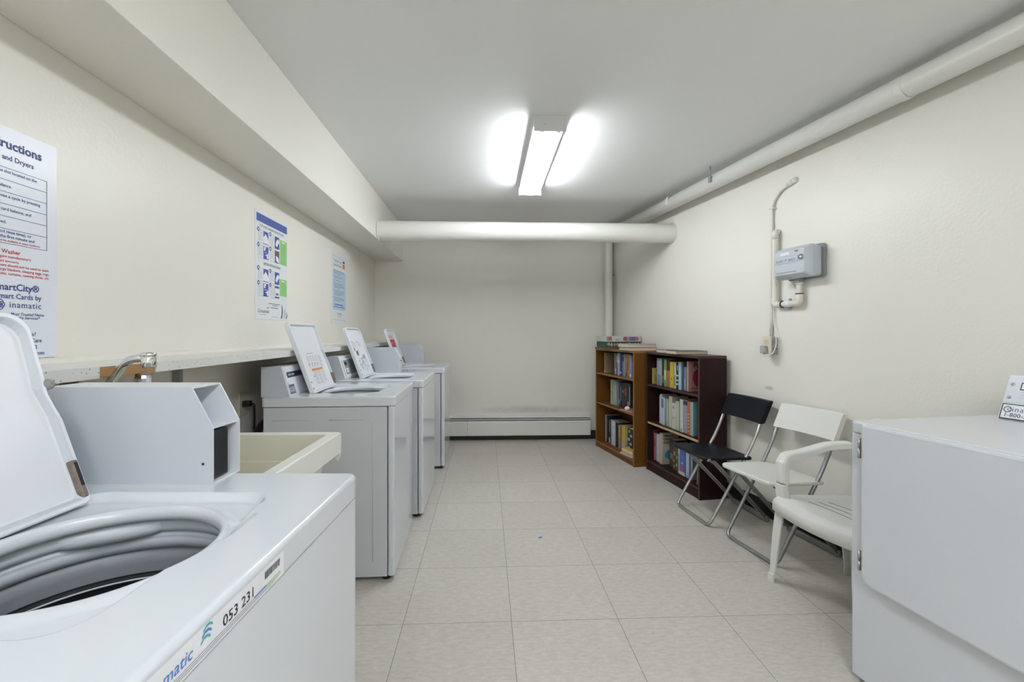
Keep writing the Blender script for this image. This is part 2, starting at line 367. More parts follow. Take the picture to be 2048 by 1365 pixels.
# ------------------------------------------------------------------ washers
WD, WW, WH = .64, .686, .915
HX = .04      # centre of the tub opening, local x
NA = 240
def rrect(phi, x0, x1, y0, y1, r):
    """radius of a rounded rectangle around (HX,0) in direction phi"""
    c, s = math.cos(phi), math.sin(phi)
    lo, hi = 0.0, 1.2
    def inside(t):
        x, y = HX + t * c, t * s
        dx = max(x0 + r - x, x - (x1 - r)); dy = max(y0 + r - y, y - (y1 - r))
        if dx > 0 and dy > 0: return math.hypot(dx, dy) < r
        return x0 < x < x1 and y0 < y < y1
    for _ in range(26):
        mid = (lo + hi) / 2
        if inside(mid): lo = mid
        else: hi = mid
    return lo
def curve(fn, z):
    out = []
    for i in range(NA):
        p = 2 * PI * i / NA; r = fn(p); zz = z(p) if callable(z) else z
        out.append((HX + r * math.cos(p), r * math.sin(p), WH + zz))
    return out
def bump(p):
    p = (p + PI) % (2 * PI) - PI
    return math.exp(-((p - .33) / .31) ** 10)
def top_panel(b):
    R0 = .160
    K = lambda r: (lambda p: r)
    rec0 = lambda p: rrect(p, HX - .196, HX + .150, -.204, .204, .042)
    rec1 = lambda p: rrect(p, HX - .204, HX + .163, -.214, .214, .052)
    r3 = lambda p: min(.186, max(rec0(p) * .985, .174))
    r4 = lambda p: max(rec0(p) + .014 * bump(p), .176)
    r5 = lambda p: max(rec1(p) + .024 * bump(p), .179)
    outer = lambda d, r: (lambda p: rrect(p, -WD / 2 + d, WD / 2 - d, -WW / 2 + d, WW / 2 - d, r))
    def z4(p): return -.011
    o2, o1, o0 = outer(.008, .010), outer(.003, .013), outer(0, .016)
    rings = [curve(K(.168), -.034), curve(K(.161), -.032), curve(K(.1585), -.024), curve(K(.160), -.014), curve(K(.164), -.0095), curve(K(.169), -.0085),
             curve(lambda p: (r3(p) + .170) / 2, -.012), curve(r3, -.0155), curve(lambda p: r3(p) * .9 + r4(p) * .1, -.016), curve(lambda p: r3(p) * .1 + r4(p) * .9, -.016), curve(r4, -.0155),
             curve(lambda p: r4(p) * .8 + r5(p) * .2, -.013), curve(lambda p: r4(p) * .25 + r5(p) * .75, -.0025), curve(r5, -.0004), curve(lambda p: r5(p) + .002, 0), curve(lambda p: r5(p) + .004, 0),
             curve(lambda p: r5(p) * .5 + o2(p) * .5, 0), curve(lambda p: o2(p) - .003, 0), curve(o2, 0), curve(lambda p: (o2(p) + o1(p)) / 2 + .0007, -.0006), curve(o1, -.0022), curve(o0, -.007), curve(o0, -.009), curve(o0, -.0455), curve(o0, -.047), curve(outer(.004, .012), -.049)]
    b.loft(rings, M['white'])
def shell_box(b, prof, y0, y1, t, m, mi, openfront):
    pass

def washer(loc, rz, label, group, kind):
    w_ = empty('washing_machine', loc, rz, label, 'washing machine', group)
    D, W = WD / 2, WW / 2
    # cabinet: side shell, front panel wrapping the front corners, feet
    b = MB()
    def cring(d, z):
        xa, xb_, ya, yb, r = -D + .008 + d, D - .0395 - d, -W + .006 + d, W - .006 - d, .006
        return [(x, y, z) for x, y in arc(xb_ - r, yb - r, r, 0, PI / 2, 3) + arc(xa + r, yb - r, r, PI / 2, PI, 3) + arc(xa + r, ya + r, r, PI, 1.5 * PI, 3) + arc(xb_ - r, ya + r, r, 1.5 * PI, 2 * PI, 3)]
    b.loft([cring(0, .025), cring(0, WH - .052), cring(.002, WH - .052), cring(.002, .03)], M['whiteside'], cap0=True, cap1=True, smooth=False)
    for s in (-1, 1):            # embossed stiffening panels on the sides
        for x0, x1 in ((-.27, -.07), (.0, .21)):
            pts = arc(x1 - .03, .80 - .03, .03, 0, PI / 2, 5)
            y = s * (W - .0062)
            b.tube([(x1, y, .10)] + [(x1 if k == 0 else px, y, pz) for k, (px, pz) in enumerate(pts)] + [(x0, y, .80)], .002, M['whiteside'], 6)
    b.build('cabinet', w_)
    b = MB(); b.rbox(D - .036, D - .003, -W + .002, W - .002, .028, WH - .050, .012, M['white'], 'z', 5); b.build('front_panel', w_)
    for x in (-D + .06, D - .05):
        for y in (-W + .05, W - .05):
            b = MB(); b.lathe([(.022, 0), (.022, .012), (.008, .014), (.008, .028)], M['black'], 16, T=Matrix.Translation((x, y, 0)), cap0=True, cap1=True); b.build('foot', w_)
    b = MB(); top_panel(b); top = b.build('top_panel', w_)
    # tub ring, basket and agitator
    Tc = Matrix.Translation((HX, 0, WH))
    b = MB(); b.lathe([(.235, -.034), (.192, -.031), (.184, -.0315), (.1775, -.036), (.176, -.050), (.178, -.059), (.188, -.062), (.184, -.064), (.182, -.070), (.1835, -.0725), (.182, -.075), (.184, -.092), (.215, -.094)], M['tubw'], 64, T=Tc)
    # the detergent bulge on the back of the ring
    rg = []
    for k in range(13):
        a = PI * .56 + (k / 12) * .80; q = math.sin(k / 12 * PI) ** .6
        rg.append([(HX + r * math.cos(a), r * math.sin(a), WH + z) for r, z in ((.184, -.0325), (.1775 - .004 * q, -.036), (.176 - .010 * q, -.050), (.178 - .010 * q, -.059 - .008 * q), (.188, -.062))])
    b.loft(rg, M['tubw'], closed=False)
    b.build('tub_ring', w_)
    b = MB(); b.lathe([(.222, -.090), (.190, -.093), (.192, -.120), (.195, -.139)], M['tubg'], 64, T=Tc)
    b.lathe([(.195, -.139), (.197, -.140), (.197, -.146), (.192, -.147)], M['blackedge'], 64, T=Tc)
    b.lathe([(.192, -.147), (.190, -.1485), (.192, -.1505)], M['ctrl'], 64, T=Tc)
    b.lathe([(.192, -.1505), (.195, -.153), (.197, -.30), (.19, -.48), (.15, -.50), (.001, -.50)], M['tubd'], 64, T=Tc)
    for k in range(28):
        a = 2 * PI * k / 28
        for zz in (-.168, -.20, -.24):
            p = Vector((HX + .1985 * math.cos(a + zz * 3), .1985 * math.sin(a + zz * 3), WH + zz))
            b.lathe([(.003, 0), (.0001, .0005)], M['blackedge'], 8, T=Matrix.Translation(p) @ Matrix.Rotation(a + zz * 3, 4, 'Z') @ Matrix.Rotation(-PI / 2, 4, 'Y'))
    b.build('basket', w_)
    b = MB(); b.lathe([(.09, -.49), (.06, -.40), (.045, -.30), (.04, -.22), (.03, -.215), (.001, -.212)], M['tubg'], 32, T=Tc); b.build('agitator', w_)
    # lid, open and leaning back; built flat in the x-z plane then tilted
    hl, hw, th = (.392 if kind == 'square' else .378), (.198 if kind == 'square' else .187), .016
    lid = empty('lid', (HX - (.182 if kind == 'foreground' else .166), 0, WH - (.012 if kind == 'foreground' else .006))); lid.parent = w_
    lid.rotation_euler = (0, -math.radians(20 if kind == 'foreground' else 20.0), 0)
    b = MB()
    def lidring(ins, x):      # in the y-z plane, notch half way up the far side
        rt_, rb = .035 if kind != 'square' else .012, .012
        y0, y1, z0, z1 = -hw + ins, hw - ins, ins, hl - ins
        pts = []
        pts += arc(y1 - rt_, z1 - rt_, rt_, 0, PI / 2, 6) + arc(y0 + rt_, z1 - rt_, rt_, PI / 2, PI, 6)
        pts += arc(y0 + rb, z0 + rb, rb, PI, 1.5 * PI, 4) + arc(y1 - rb, z0 + rb, rb, 1.5 * PI, 2 * PI, 4)
        pts += [(y1, z0 + .16), (y1 - .006, z0 + .19), (y1 - .010, z0 + .215), (y1 - .006, z0 + .24)]
        return [(x, y, z) for y, z in pts]
    b.loft([lidring(.014, -.004), lidring(.004, -.012), lidring(0, -.008), lidring(0, .010), lidring(.003, .0135), lidring(.009, .0135)], M['lid'], cap0=True, smooth=False)
    b.loft([lidring(.009, .0135), lidring(.011, .0125), lidring(.016, .002)], M['lidrim'], smooth=False)
    b.loft([lidring(.016, .002), lidring(.02, .001)], M['lid'], cap1=True, smooth=False)
    lp = b.build('lid_panel', w_); lp.parent = lid
    b = MB()
    y = hw - .010
    b.rbox(.002, .0155, y - .006, y + .006, .012, .085, .003, M['rust'], 'x', 2); b.rbox(.0156, .0165, y - .003, y + .003, .035, .08, .001, M['blackedge'], 'x', 2)
    q = b.build('hinge_strap', w_); q.parent = lid
    for z_ in (.025, .06):
        b = MB(); b.lathe([(.0045, 0), (.004, .003), (.001, .004)], M['darksteel'], 10, T=Matrix.Translation((.0135, -hw + .007, z_)) @ Matrix.Rotation(PI / 2, 4, 'Y'), cap1=True)
        q = b.build('hinge_screw', w_); q.parent = lid
    if kind == 'foreground':
        b = MB(); b.lathe([(.009, 0), (.010, .004), (.010, .012), (.007, .016), (.001, .017)], M['ctrlb'], 20, T=Matrix.Translation((.002, hw - .004, .235)) @ Matrix.Rotation(PI / 2, 4, 'Y')); q = b.build('bumper', w_); q.parent = lid
    # printed instructions on the inside of the lid (faces +x)
    b = MB(); Tt = lambda y_, z_: frame((.0022, y_, z_), (0, 1, 0), (0, 0, 1))
    def bar(y0, y1, z0, z1, m): b.quad([(.0022, y0, z0), (.0022, y1, z0), (.0022, y1, z1), (.0022, y0, z1)], m)
    if kind == 'square':
        bar(-.085, .085, .118, .130, M['porange'])
        bar(-.08, .02, .2165, .2185, M['pgrey'])
        for k in range(9):
            for q0, q1 in ((-.085 + .012, -.028), (-.018, .038), (.045, .098)):
                if k * .008 > .06 and q0 > 0: continue
                bar(q0, q1 - random.random() * .015, .110 - k * .0085, .1125 - k * .0085, M['pmid'])
        bar(-.086, -.078, .083, .093, M['pblack'])
        for q0 in (-.10, -.055, -.015, .025):
            for k in range(5): bar(q0, q0 + .02 + random.random() * .012, .200 - k * .0065, .202 - k * .0065, M['pmid'])
            b.tube([(.0022, q0 + .01 + .010 * math.cos(t), .152 + .012 * math.sin(t)) for t in [k * .5 for k in range(10)]], .0006, M['pgrey'], 4)
        for k in range(8): bar(.082, .082 + .035 * random.random() + .01, .196 - k * .008, .198 - k * .008, M['pgrey'])
        bar(.070, .0715, .135, .205, M['pgrey'])
    elif kind == 'device':
        bar(-.12, -.09, .268, .272, M['pgrey']); bar(.0, .03, .268, .272, M['pgrey'])
        for k in range(5): bar(-.12, -.03 - .02 * random.random(), .262 - k * .007, .2635 - k * .007, M['pmid']); bar(.0, .09 - .02 * random.random(), .262 - k * .007, .2635 - k * .007, M['pmid'])
        bar(-.115, -.095, .205, .225, M['pgrey'])
        bar(-.085, -.040, .168, .203, M['pgrey']); bar(-.08, -.045, .172, .199, M['pmid'])
        bar(.04, .055, .142, .165, M['pgrey']); bar(.072, .09, .140, .170, M['pgrey'])
        for k in range(26):
            cy, cz = random.uniform(-.09, .11), random.uniform(.05, .15)
            b.tube([(.0022, cy + .009 * math.cos(t), cz + .010 * math.sin(t)) for t in [q * .7 for q in range(7)]], .0006, M['pmid'], 4)
    elif kind == 'redlabel':
        bar(-.11, .10, .045, .275, M['pred'])
        for k in range(3): bar(-.12, .04, .288 + k * .012, .292 + k * .012, M['pred'])
        b.text('STOP', .04, M['print_white'], Tt(-.10, .22)); b.lathe([(.034, 0), (.026, 0)], M['print_white'], 24, T=Matrix.Translation((.0024, .02, .16)) @ Matrix.Rotation(PI / 2, 4, 'Y'))
        for k in range(6): bar(-.10, -.03, .15 - k * .014, .155 - k * .014, M['print_white'])
    if b.v:
        q = b.build('printed_label', w_); q.parent = lid
    # rear control console
    if kind == 'square': yA, yB, prof = -W + .004, W - .004, [(-D, 0), (-D + .135, 0), (-D + .093, .147), (-D, .147)]
    else: yA, yB, prof = -W + .02, W - .11, [(-D, 0), (-D + .115, 0), (-D + .122, .012), (-D + .080, .150), (-D + .07, .158), (-D, .158)]
    b = MB(); b.prism([(x, z + WH) for x, z in prof], yA, yB, M['boxwhite'] if kind != 'square' else M['boxgrey'], 'y'); con = b.build('console', w_)
    if kind in ('square', 'device'):
        p0 = Vector((prof[1][0] if kind == 'square' else prof[2][0], yA, WH + (0 if kind == 'square' else .012))); p1 = Vector((prof[2][0] if kind == 'square' else prof[3][0], yA, WH + prof[2][1] if kind == 'square' else WH + .150))
        upv = (p1 - p0); H_ = upv.length; F0 = frame(p0 + Vector((.0006, 0, 0)), (0, 1, 0), upv)
        def pq(bb, a0, a1, z0, z1, m, e=.0004): bb.rbox(a0, a1, z0, z1, 0, e, .001, m, 'z', 2, T=F0, r2=.0001)
        if kind == 'square':
            b = MB(); pq(b, .012, .66, .004, H_ - .004, M['boxwhite'], .001); con2 = b.build('front_plate', w_); con2.parent = con
            b = MB(); pq(b, .035, .33, .092, .122, M['pgrey'], .0016); pq(b, .04, .20, .096, .118, M['black'], .0018)
            b.text('SPEED QUEEN', .012, M['print_white'], F0 @ Matrix.Translation((.05, .103, .0021)), bold=.02)
            q = b.build('name_plate', w_); q.parent = con
            b = MB(); pq(b, .020, .088, .010, .058, M['pgrey'], .0016)
            b.text('C', .028, M['print_white'], F0 @ Matrix.Translation((.024, .024, .0021)), bold=.02)
            for k in range(3): b.box(.046, .082, .040 - k * .009, .043 - k * .009, .002, .0021, M['print_white'], T=F0)
            q = b.build('service_plate', w_); q.parent = con
            for zz in (.128, .07, .062, .108):
                b = MB(); b.lathe([(.003, .001), (.002, .003)], M['darksteel'], 8, T=F0 @ Matrix.Translation((.024, zz, 0)), cap1=True); q = b.build('screw', w_); q.parent = con
        else:
            b = MB(); b.rbox(.03, .30, .008, H_ - .012, 0, .006, .012, M['boxwhite'], 'z', 4, T=F0); q = b.build('bezel', w_); q.parent = con
            b = MB(); b.rbox(.045, .285, .02, H_ - .024, .0055, .0068, .005, M['ctrlb'], 'z', 3, T=F0, r2=.0004); q = b.build('control_plate', w_); q.parent = con
            b = MB(); b.rbox(.058, .10, .085, .108, .006, .0078, .001, M['black'], 'z', 2, T=F0, r2=.0003); q = b.build('display', w_); q.parent = con
            for a in (.06, .085):
                for z_ in (.035, .052): 
                    b = MB(); b.rbox(a, a + .019, z_, z_ + .013, .0065, .0085, .002, M['print_white'], 'z', 2, T=F0, r2=.0004); q = b.build('button', w_); q.parent = con
    # upright payment housing at the far rear corner
    if kind != 'square':
        ya, yb = W - .084, W + .010
        P = [(-D + .02, 0), (.05, 0), (.05, .1155), (.006, .1985), (-D + .02, .1985)]
        P = [(x, z + WH) for x, z in P]; t = .0035
        if kind == 'foreground':
            mb = M['boxgrey']
            b = MB(); b.prism(P, ya, ya + t, mb, 'y'); b.prism(P, yb - t, yb, M['boxwhite'], 'y')
            b.box(-D + .02, .05, ya + t, yb - t, WH, WH + t, M['boxwhite']); b.box(-D + .02, .006, ya + t, yb - t, WH + .1985 - t, WH + .1985, M['boxwhite'])
            b.box(-.055, .046, ya + t, yb - t, WH + .112, WH + .1155, M['boxwhite']); b.box(-.058, -.054, ya + t, yb - t, WH + t, WH + .1985 - t, M['boxwhite'])
            b.lathe([(.0028, .0005), (.0028, 0)], M['blackedge'], 10, T=Matrix.Translation((.03, ya - .0003, WH + .042)) @ Matrix.Rotation(PI / 2, 4, 'X'), cap0=True)
            hs = b.build('payment_housing', w_)
            b = MB(); b.box(-.054, .040, ya + t, ya + t + .012, WH + .0045, WH + .108, M['black']); b.box(-.05, .0405, ya + t + .003, ya + t + .004, WH + .006, WH + .107, M['blackedge']); b.box(.0401, .0412, ya + t + .002, ya + t + .0115, WH + .05, WH + .054, M['blackedge'])
            b.rbox(-.054, .0415, ya + t + .0005, ya + t + .062, WH + .006, WH + .106, .003, M['black'], 'x', 2)
            q = b.build('card_slot', w_); q.parent = hs
        else:
            b = MB(); b.prism(P, ya, yb, M['boxgrey'], 'y'); 
            b.lathe([(.004, .001), (.003, 0)], M['ctrl'], 10, T=Matrix.Translation((.03, ya - .001, WH + .042)) @ Matrix.Rotation(PI / 2, 4, 'X'), cap0=True)
            hs = b.build('payment_housing', w_)
            b = MB(); b.prism([(.0505, WH + .004), (.054, WH + .004), (.054, WH + .117), (.009, WH + .2), (.0065, WH + .198)], ya + .002, yb - .002, M['white'], 'y'); b.rbox(.054, .056, ya + .012, yb - .012, WH + .09, WH + .098, .001, M['pgrey'], 'x', 2)
            q = b.build('front_cover', w_); q.parent = hs
    return w_

def wpos(cx, cy, rz, far=False):
    """centre of the footprint from the front corner"""
    lx, ly = WD / 2, (WW / 2 if far else -WW / 2)
    return (cx - (lx * math.cos(rz) - ly * math.sin(rz)), cy - (lx * math.sin(rz) + ly * math.cos(rz)), 0)
W1 = washer(wpos(-.283, 1.028, -.049, True), -.049, 'open white top-loading washer in the foreground, beside the laundry tub', None, 'foreground')
W2 = washer(wpos(-.448, 2.275, .028), .028, 'open white washer with orange warning strip inside its lid, behind the laundry tub', None, 'square')
W3 = washer(wpos(-.415, 3.052, 0.0), 0.0, 'open white washer with small black display on its console', None, 'device')
W4 = washer(wpos(-.372, 4.150, .01), .01, 'open white washer with red label inside its lid, nearest the back wall', None, 'redlabel')
# asset sticker on the front edge of the foreground washer
b = MB(); xf = WD / 2 + .0004
Ts = lambda y, z: frame((xf + .0003, y, z), (0, 1, 0), (0, 0, 1))
b.quad([(xf, -.33, WH - .0465), (xf, .005, WH - .0465), (xf, .005, WH - .012), (xf, -.33, WH - .012)], M['print_white'])
b.text('coinamatic', .0185, M['litblue'], Ts(-.275, WH - .0335), bold=.012, shear=.15, xs=1.05)
for k in range(3):
    b.add([(xf + .0003, -.178 + .002 * k + t * .016, WH - .030 + .0055 * k + .004 * math.sin(t * 3.1)) for t in (0, .33, .66, 1)] + [(xf + .0003, -.178 + .002 * k + t * .016, WH - .0268 + .0055 * k + .004 * math.sin(t * 3.1)) for t in (1, .66, .33, 0)], [tuple(range(8))], M['pteal'] if k != 1 else M['litblue'])
b.text('053 231', .0185, M['pblack'], Ts(-.140, WH - .0345), bold=.01, xs=1.12)
for k in range(16):
    y0 = -.048 + k * .0026; b.quad([(xf + .0003, y0, WH - .028), (xf + .0003, y0 + random.choice((.001, .0018)), WH - .028), (xf + .0003, y0 + .0017, WH - .018), (xf + .0003, y0, WH - .018)], M['pblack'])
for k, z in enumerate((.0385, .0410, .0435)):
    b.quad([(xf + .0003, -.26, WH - z), (xf + .0003, -.005 - .03 * (k == 2), WH - z), (xf + .0003, -.005, WH - z + .0007), (xf + .0003, -.26, WH - z + .0007)], M['pgrey'])
b.quad([(xf + .0005, -.075, WH - .0385), (xf + .0005, -.045, WH - .0385), (xf + .0005, -.045, WH - .0365), (xf + .0005, -.075, WH - .0365)], M['litblue'])
b.quad([(xf + .0005, -.045, WH - .0385), (xf + .0005, -.008, WH - .0385), (xf + .0005, -.008, WH - .0365), (xf + .0005, -.045, WH - .0365)], M['pgreen'])
b.build('asset_sticker', W1)
b = MB(); b.rbox(.16, .2, -WW / 2 + .0, -WW / 2 + .004, .07, .10, .003, M['galv'], 'y', 2); b.build('anchor_plate', W4)
b = MB(); b.rbox(-.04, .09, -WW / 2 - .002, -WW / 2 - .0005, WH - .035, WH - .013, .003, M['boxwhite'], 'y', 2)
for x in (-.01, .05): b.lathe([(.005, 0), (.004, .003)], M['pgrey'], 10, T=Matrix.Translation((x, -WW / 2 - .001, WH - .024)) @ Matrix.Rotation(PI / 2, 4, 'X'), cap1=True)
b.build('clip_plate', W4)

# ------------------------------------------------------------------ laundry tub with its tap
S = empty('laundry_tub', (-.84, 1.45, 0), -.02, 'cream plastic laundry tub between the foreground washer and the next one', 'sink')
x0, x1, y0, y1, zt = -.26, .30, -.30, .272, .86
def rr(xa, xb, ya, yb, r, z, n=5):
    out = []
    for (ca, cb, st) in ((xb - r, yb - r, 0), (xa + r, yb - r, PI / 2), (xa + r, ya + r, PI), (xb - r, ya + r, 1.5 * PI)):
        for k in range(n + 1):
            t = st + k / n * PI / 2; out.append((ca + r * math.cos(t), cb + r * math.sin(t), z))
    return out
b = MB()
b.loft([rr(x0 + .03, x1 - .09, y0 + .04, y1 - .04, .03, .50), rr(x0 + .012, x1 - .045, y0 + .015, y1 - .015, .025, .80), rr(x0 + .004, x1 - .012, y0 + .004, y1 - .004, .012, .80), rr(x0, x1, y0, y1, .012, .805), rr(x0, x1, y0, y1, .012, zt - .004), rr(x0 + .004, x1 - .004, y0 + .004, y1 - .004, .01, zt),
        rr(x0 + .09, x1 - .035, y0 + .028, y1 - .028, .02, zt), rr(x0 + .094, x1 - .039, y0 + .032, y1 - .032, .02, zt - .004)], M['sink'], smooth=False)
b.loft([rr(x0 + .094, x1 - .039, y0 + .032, y1 - .032, .02, zt - .004), rr(x0 + .105, x1 - .055, y0 + .04, y1 - .04, .03, zt - .095), rr(x0 + .108, x1 - .06, y0 + .046, y1 - .046, .03, zt - .098), rr(x0 + .13, x1 - .09, y0 + .07, y1 - .07, .04, .53), rr(x0 + .15, x1 - .11, y0 + .09, y1 - .09, .03, .515)], M['sinkin'], cap1=True, smooth=False)
b.loft([rr(x0 + .03, x1 - .09, y0 + .04, y1 - .04, .03, .50), rr(x0 + .05, x1 - .11, y0 + .06, y1 - .06, .03, .498)], M['sink'], cap1=True)
b.build('basin', S)
b = MB()     # hooked apron under the front rim: the rim's end brackets
for yy in (y0, y1 - .012):
    hook = [(x1 - .06, zt - .05), (x1 - .045, zt - .072), (x1 - .025, zt - .078), (x1 - .018, zt - .098), (x1 - .008, zt - .104), (x1 - .002, zt - .085), (x1, zt - .03), (x1 - .002, zt - .002), (x1 - .06, zt - .002)]
    b.prism(hook, yy, yy + .012, M['sink'], 'y')
b.box(x1 - .008, x1 - .001, y0, y1, zt - .075, zt - .002, M['sink'])
b.build('apron', S)
for xx in (x0 + .05, x1 - .12):
    for yy in (y0 + .06, y1 - .06):
        b = MB(); b.prism([(xx - .02, yy - .02), (xx + .02, yy - .02), (xx + .02, yy - .015), (xx - .015, yy - .015), (xx - .015, yy + .02), (xx - .02, yy + .02)], 0, .5, M['sink'], 'z'); b.build('leg', S)
b = MB(); b.lathe([(.028, .517), (.022, .5165), (.001, .514)], M['chrome'], 20, T=Matrix.Translation((.02, 0, 0))); b.build('drain', S)
F = empty('faucet', (-.215, -.15, zt)); F.parent = S
b = MB(); b.rbox(-.025, .025, -.11, .11, 0, .03, .012, M['chrome'], 'z', 4); b.lathe([(.018, .03), (.016, .06), (.012, .065)], M['chrome'], 20, cap1=True); b.build('faucet_body', F)
b = MB(); b.tube(fillet([(0, 0, .06), (0, -.005, .19), (.115, -.055, .296), (.18, -.078, .300)], .045, 8), .011, M['chrome'], 16)
b.build('spout', F)
b = MB(); b.lathe([(.013, .274), (.0165, .278), (.0165, .300), (.0145, .303), (.0165, .306), (.0165, .314), (.001, .316)], M['chrome'], 20, T=Matrix.Translation((.188, -.080, 0)), cap0=True); b.build('aerator', F)
for s, hh in ((1, .0), (-1, 0)):
    b = MB(); b.lathe([(.012, .03), (.012, .18), (.02, .20), (.021, .232), (.018, .240)], M['chrome'], 12, T=Matrix.Translation((.04 if s > 0 else 0, s * .095, 0)), smooth=False); b.lathe([(.018, .240), (.016, .250), (.001, .254)], M['rust'], 16, T=Matrix.Translation((.04 if s > 0 else 0, s * .095, 0))); b.build('tap_handle', F)

# ------------------------------------------------------------------ the wall ledge
Ld = empty('wall_ledge', (XL, 2.0, 1.153), 0, 'long white laminate wall ledge with broken front edging behind the washers', 'shelf')
Ld.matrix_world = Matrix.Identity(4)
ZL = 1.137
b = MB(); b.box(XL + .002, -1.0105, -.6, YB - .01, ZL - .030, ZL - .0016, M['particle']); b.build('core_board', Ld)
b = MB(); b.prism([(XL + .001, ZL - .0015), (-1.0095, ZL - .0015), (-1.0095, ZL), (XL + .001, ZL)], -.6, YB - .01, M['lam'], 'y'); 
b.build('laminate_top', Ld)
b = MB(); b.prism([(XL + .001, ZL), (XL + .014, ZL), (XL + .012, ZL + .012), (XL + .001, ZL + .017)], -.6, YB - .01, M['wall'], 'y'); b.build('bead', Ld)
for ya, yb in ((-.6, 1.235), (1.44, 2.62), (2.622, 3.66), (3.662, YB - .01)):
    b = MB(); b.box(-1.010, -1.0058, ya, yb, ZL - .031, ZL - .0002, M['speckle']); b.build('front_edging', Ld)
for yy in (1.9, 3.35, 4.6):
    b = MB(); b.box(XL + .001, XL + .03, yy, yy + .02, ZL - .12, ZL - .0305, M['darksteel']); b.box(XL + .001, -1.10, yy, yy + .02, ZL - .04, ZL - .0305, M['darksteel']); b.build('bracket', Ld)
b = MB(); xx = XL + .0006

# ------------------------------------------------------------------ wall notices
def sheet(b, y0, y1, z0, z1, m, x=XL, t=.002): b.box(x + .0003, x + t, y0, y1, z0, z1, m)
XP = XL + .0026
TP = lambda y, z: frame((XP, y, z), (0, 1, 0), (0, 0, 1))
def rect(b, y0, y1, z0, z1, m, e=0.0): b.quad([(XP + e, y0, z0), (XP + e, y1, z0), (XP + e, y1, z1), (XP + e, y0, z1)], m)
b = MB(); sheet(b, .945, 1.402, 1.147, 1.770, M['paper'])
def tr(txt, y, z, s, m, bold=.015, shear=0, space=1.0, xs=1.0): b.text(txt, s, m, TP(y, z), 'RIGHT', bold, shear, space, xs)
tr('Instructions', 1.356, 1.714, .0335, M['navy'], .03)
tr('Washers and Dryers', 1.333, 1.683, .0185, M['navy'], .02)
for z in (1.661, 1.629, 1.597, 1.565, 1.533, 1.500, 1.462): rect(b, .975, 1.371, z - .0006, z + .0006, M['navy'])
for y in (.975, 1.371): rect(b, y - .0007, y + .0007, 1.462, 1.661, M['navy'])
tr('the slot located on the', 1.342, 1.648, .0115, M['navy']); tr('balance.', 1.274, 1.610, .0115, M['navy'])
tr('choose a cycle by pressing', 1.351, 1.583, .0115, M['navy']); tr('card balance, and', 1.326, 1.548, .0115, M['navy'])
tr('wed.', 1.260, 1.514, .0115, M['navy']); tr('(and rinse time), or', 1.326, 1.489, .0115, M['navy']); tr('the first minute and', 1.335, 1.4765, .0115, M['navy'])
tr('not be available in some locations.', 1.352, 1.4665, .0082, M['pred'])
tr('Load Washer', 1.296, 1.436, .0150, M['pred'], .02)
tr('detergent manufacturer\'s', 1.325, 1.424, .0102, M['pred']); tr('recommended amounts.', 1.294, 1.412, .0102, M['pred'])
tr('Washers should not be used to wash', 1.377, 1.401, .0102, M['pred']); tr('large blankets, sleeping bags, rugs,', 1.379, 1.390, .0102, M['pred']); tr('carpets, curtains, running shoes, etc.', 1.379, 1.379, .0102, M['pred'])
b.text('SmartCity\u00ae', .0260, M['navy'], TP(1.348, 1.339), 'RIGHT', .02)
tr('Smart Cards by', 1.355, 1.317, .0195, M['navy'], .018)
tr('inamatic', 1.355, 1.293, .0235, M['navy'], .008, 0, 1.12)
for k, (cy, cz) in enumerate(((1.240, 1.300), (1.248, 1.300), (1.244, 1.306), (1.244, 1.294))):
    b.lathe([(.0085, 0), (.0062, 0)], M['navy'], 18, T=Matrix.Translation((XP + .0001 * k, cy, cz)) @ Matrix.Rotation(PI / 2, 4, 'Y'))
tr('Most Trusted Name', 1.362, 1.272, .0112, M['navy'], .015, .25); tr('Laundry Services*', 1.349, 1.2625, .0112, M['navy'], .015, .25)
tr('Help?', 1.339, 1.217, .0150, M['navy']); tr('Care', 1.356, 1.199, .0150, M['navy']); tr('2', 1.343, 1.181, .0150, M['navy']); tr('.com', 1.364, 1.164, .0150, M['navy'])
tr('AM # 9700TO8', 1.394, 1.1500, .0080, M['navy'])
tag(b.build('instruction_notice'), 'tall instruction notice with boxed rows and red print, cut by the left frame edge', 'notice')

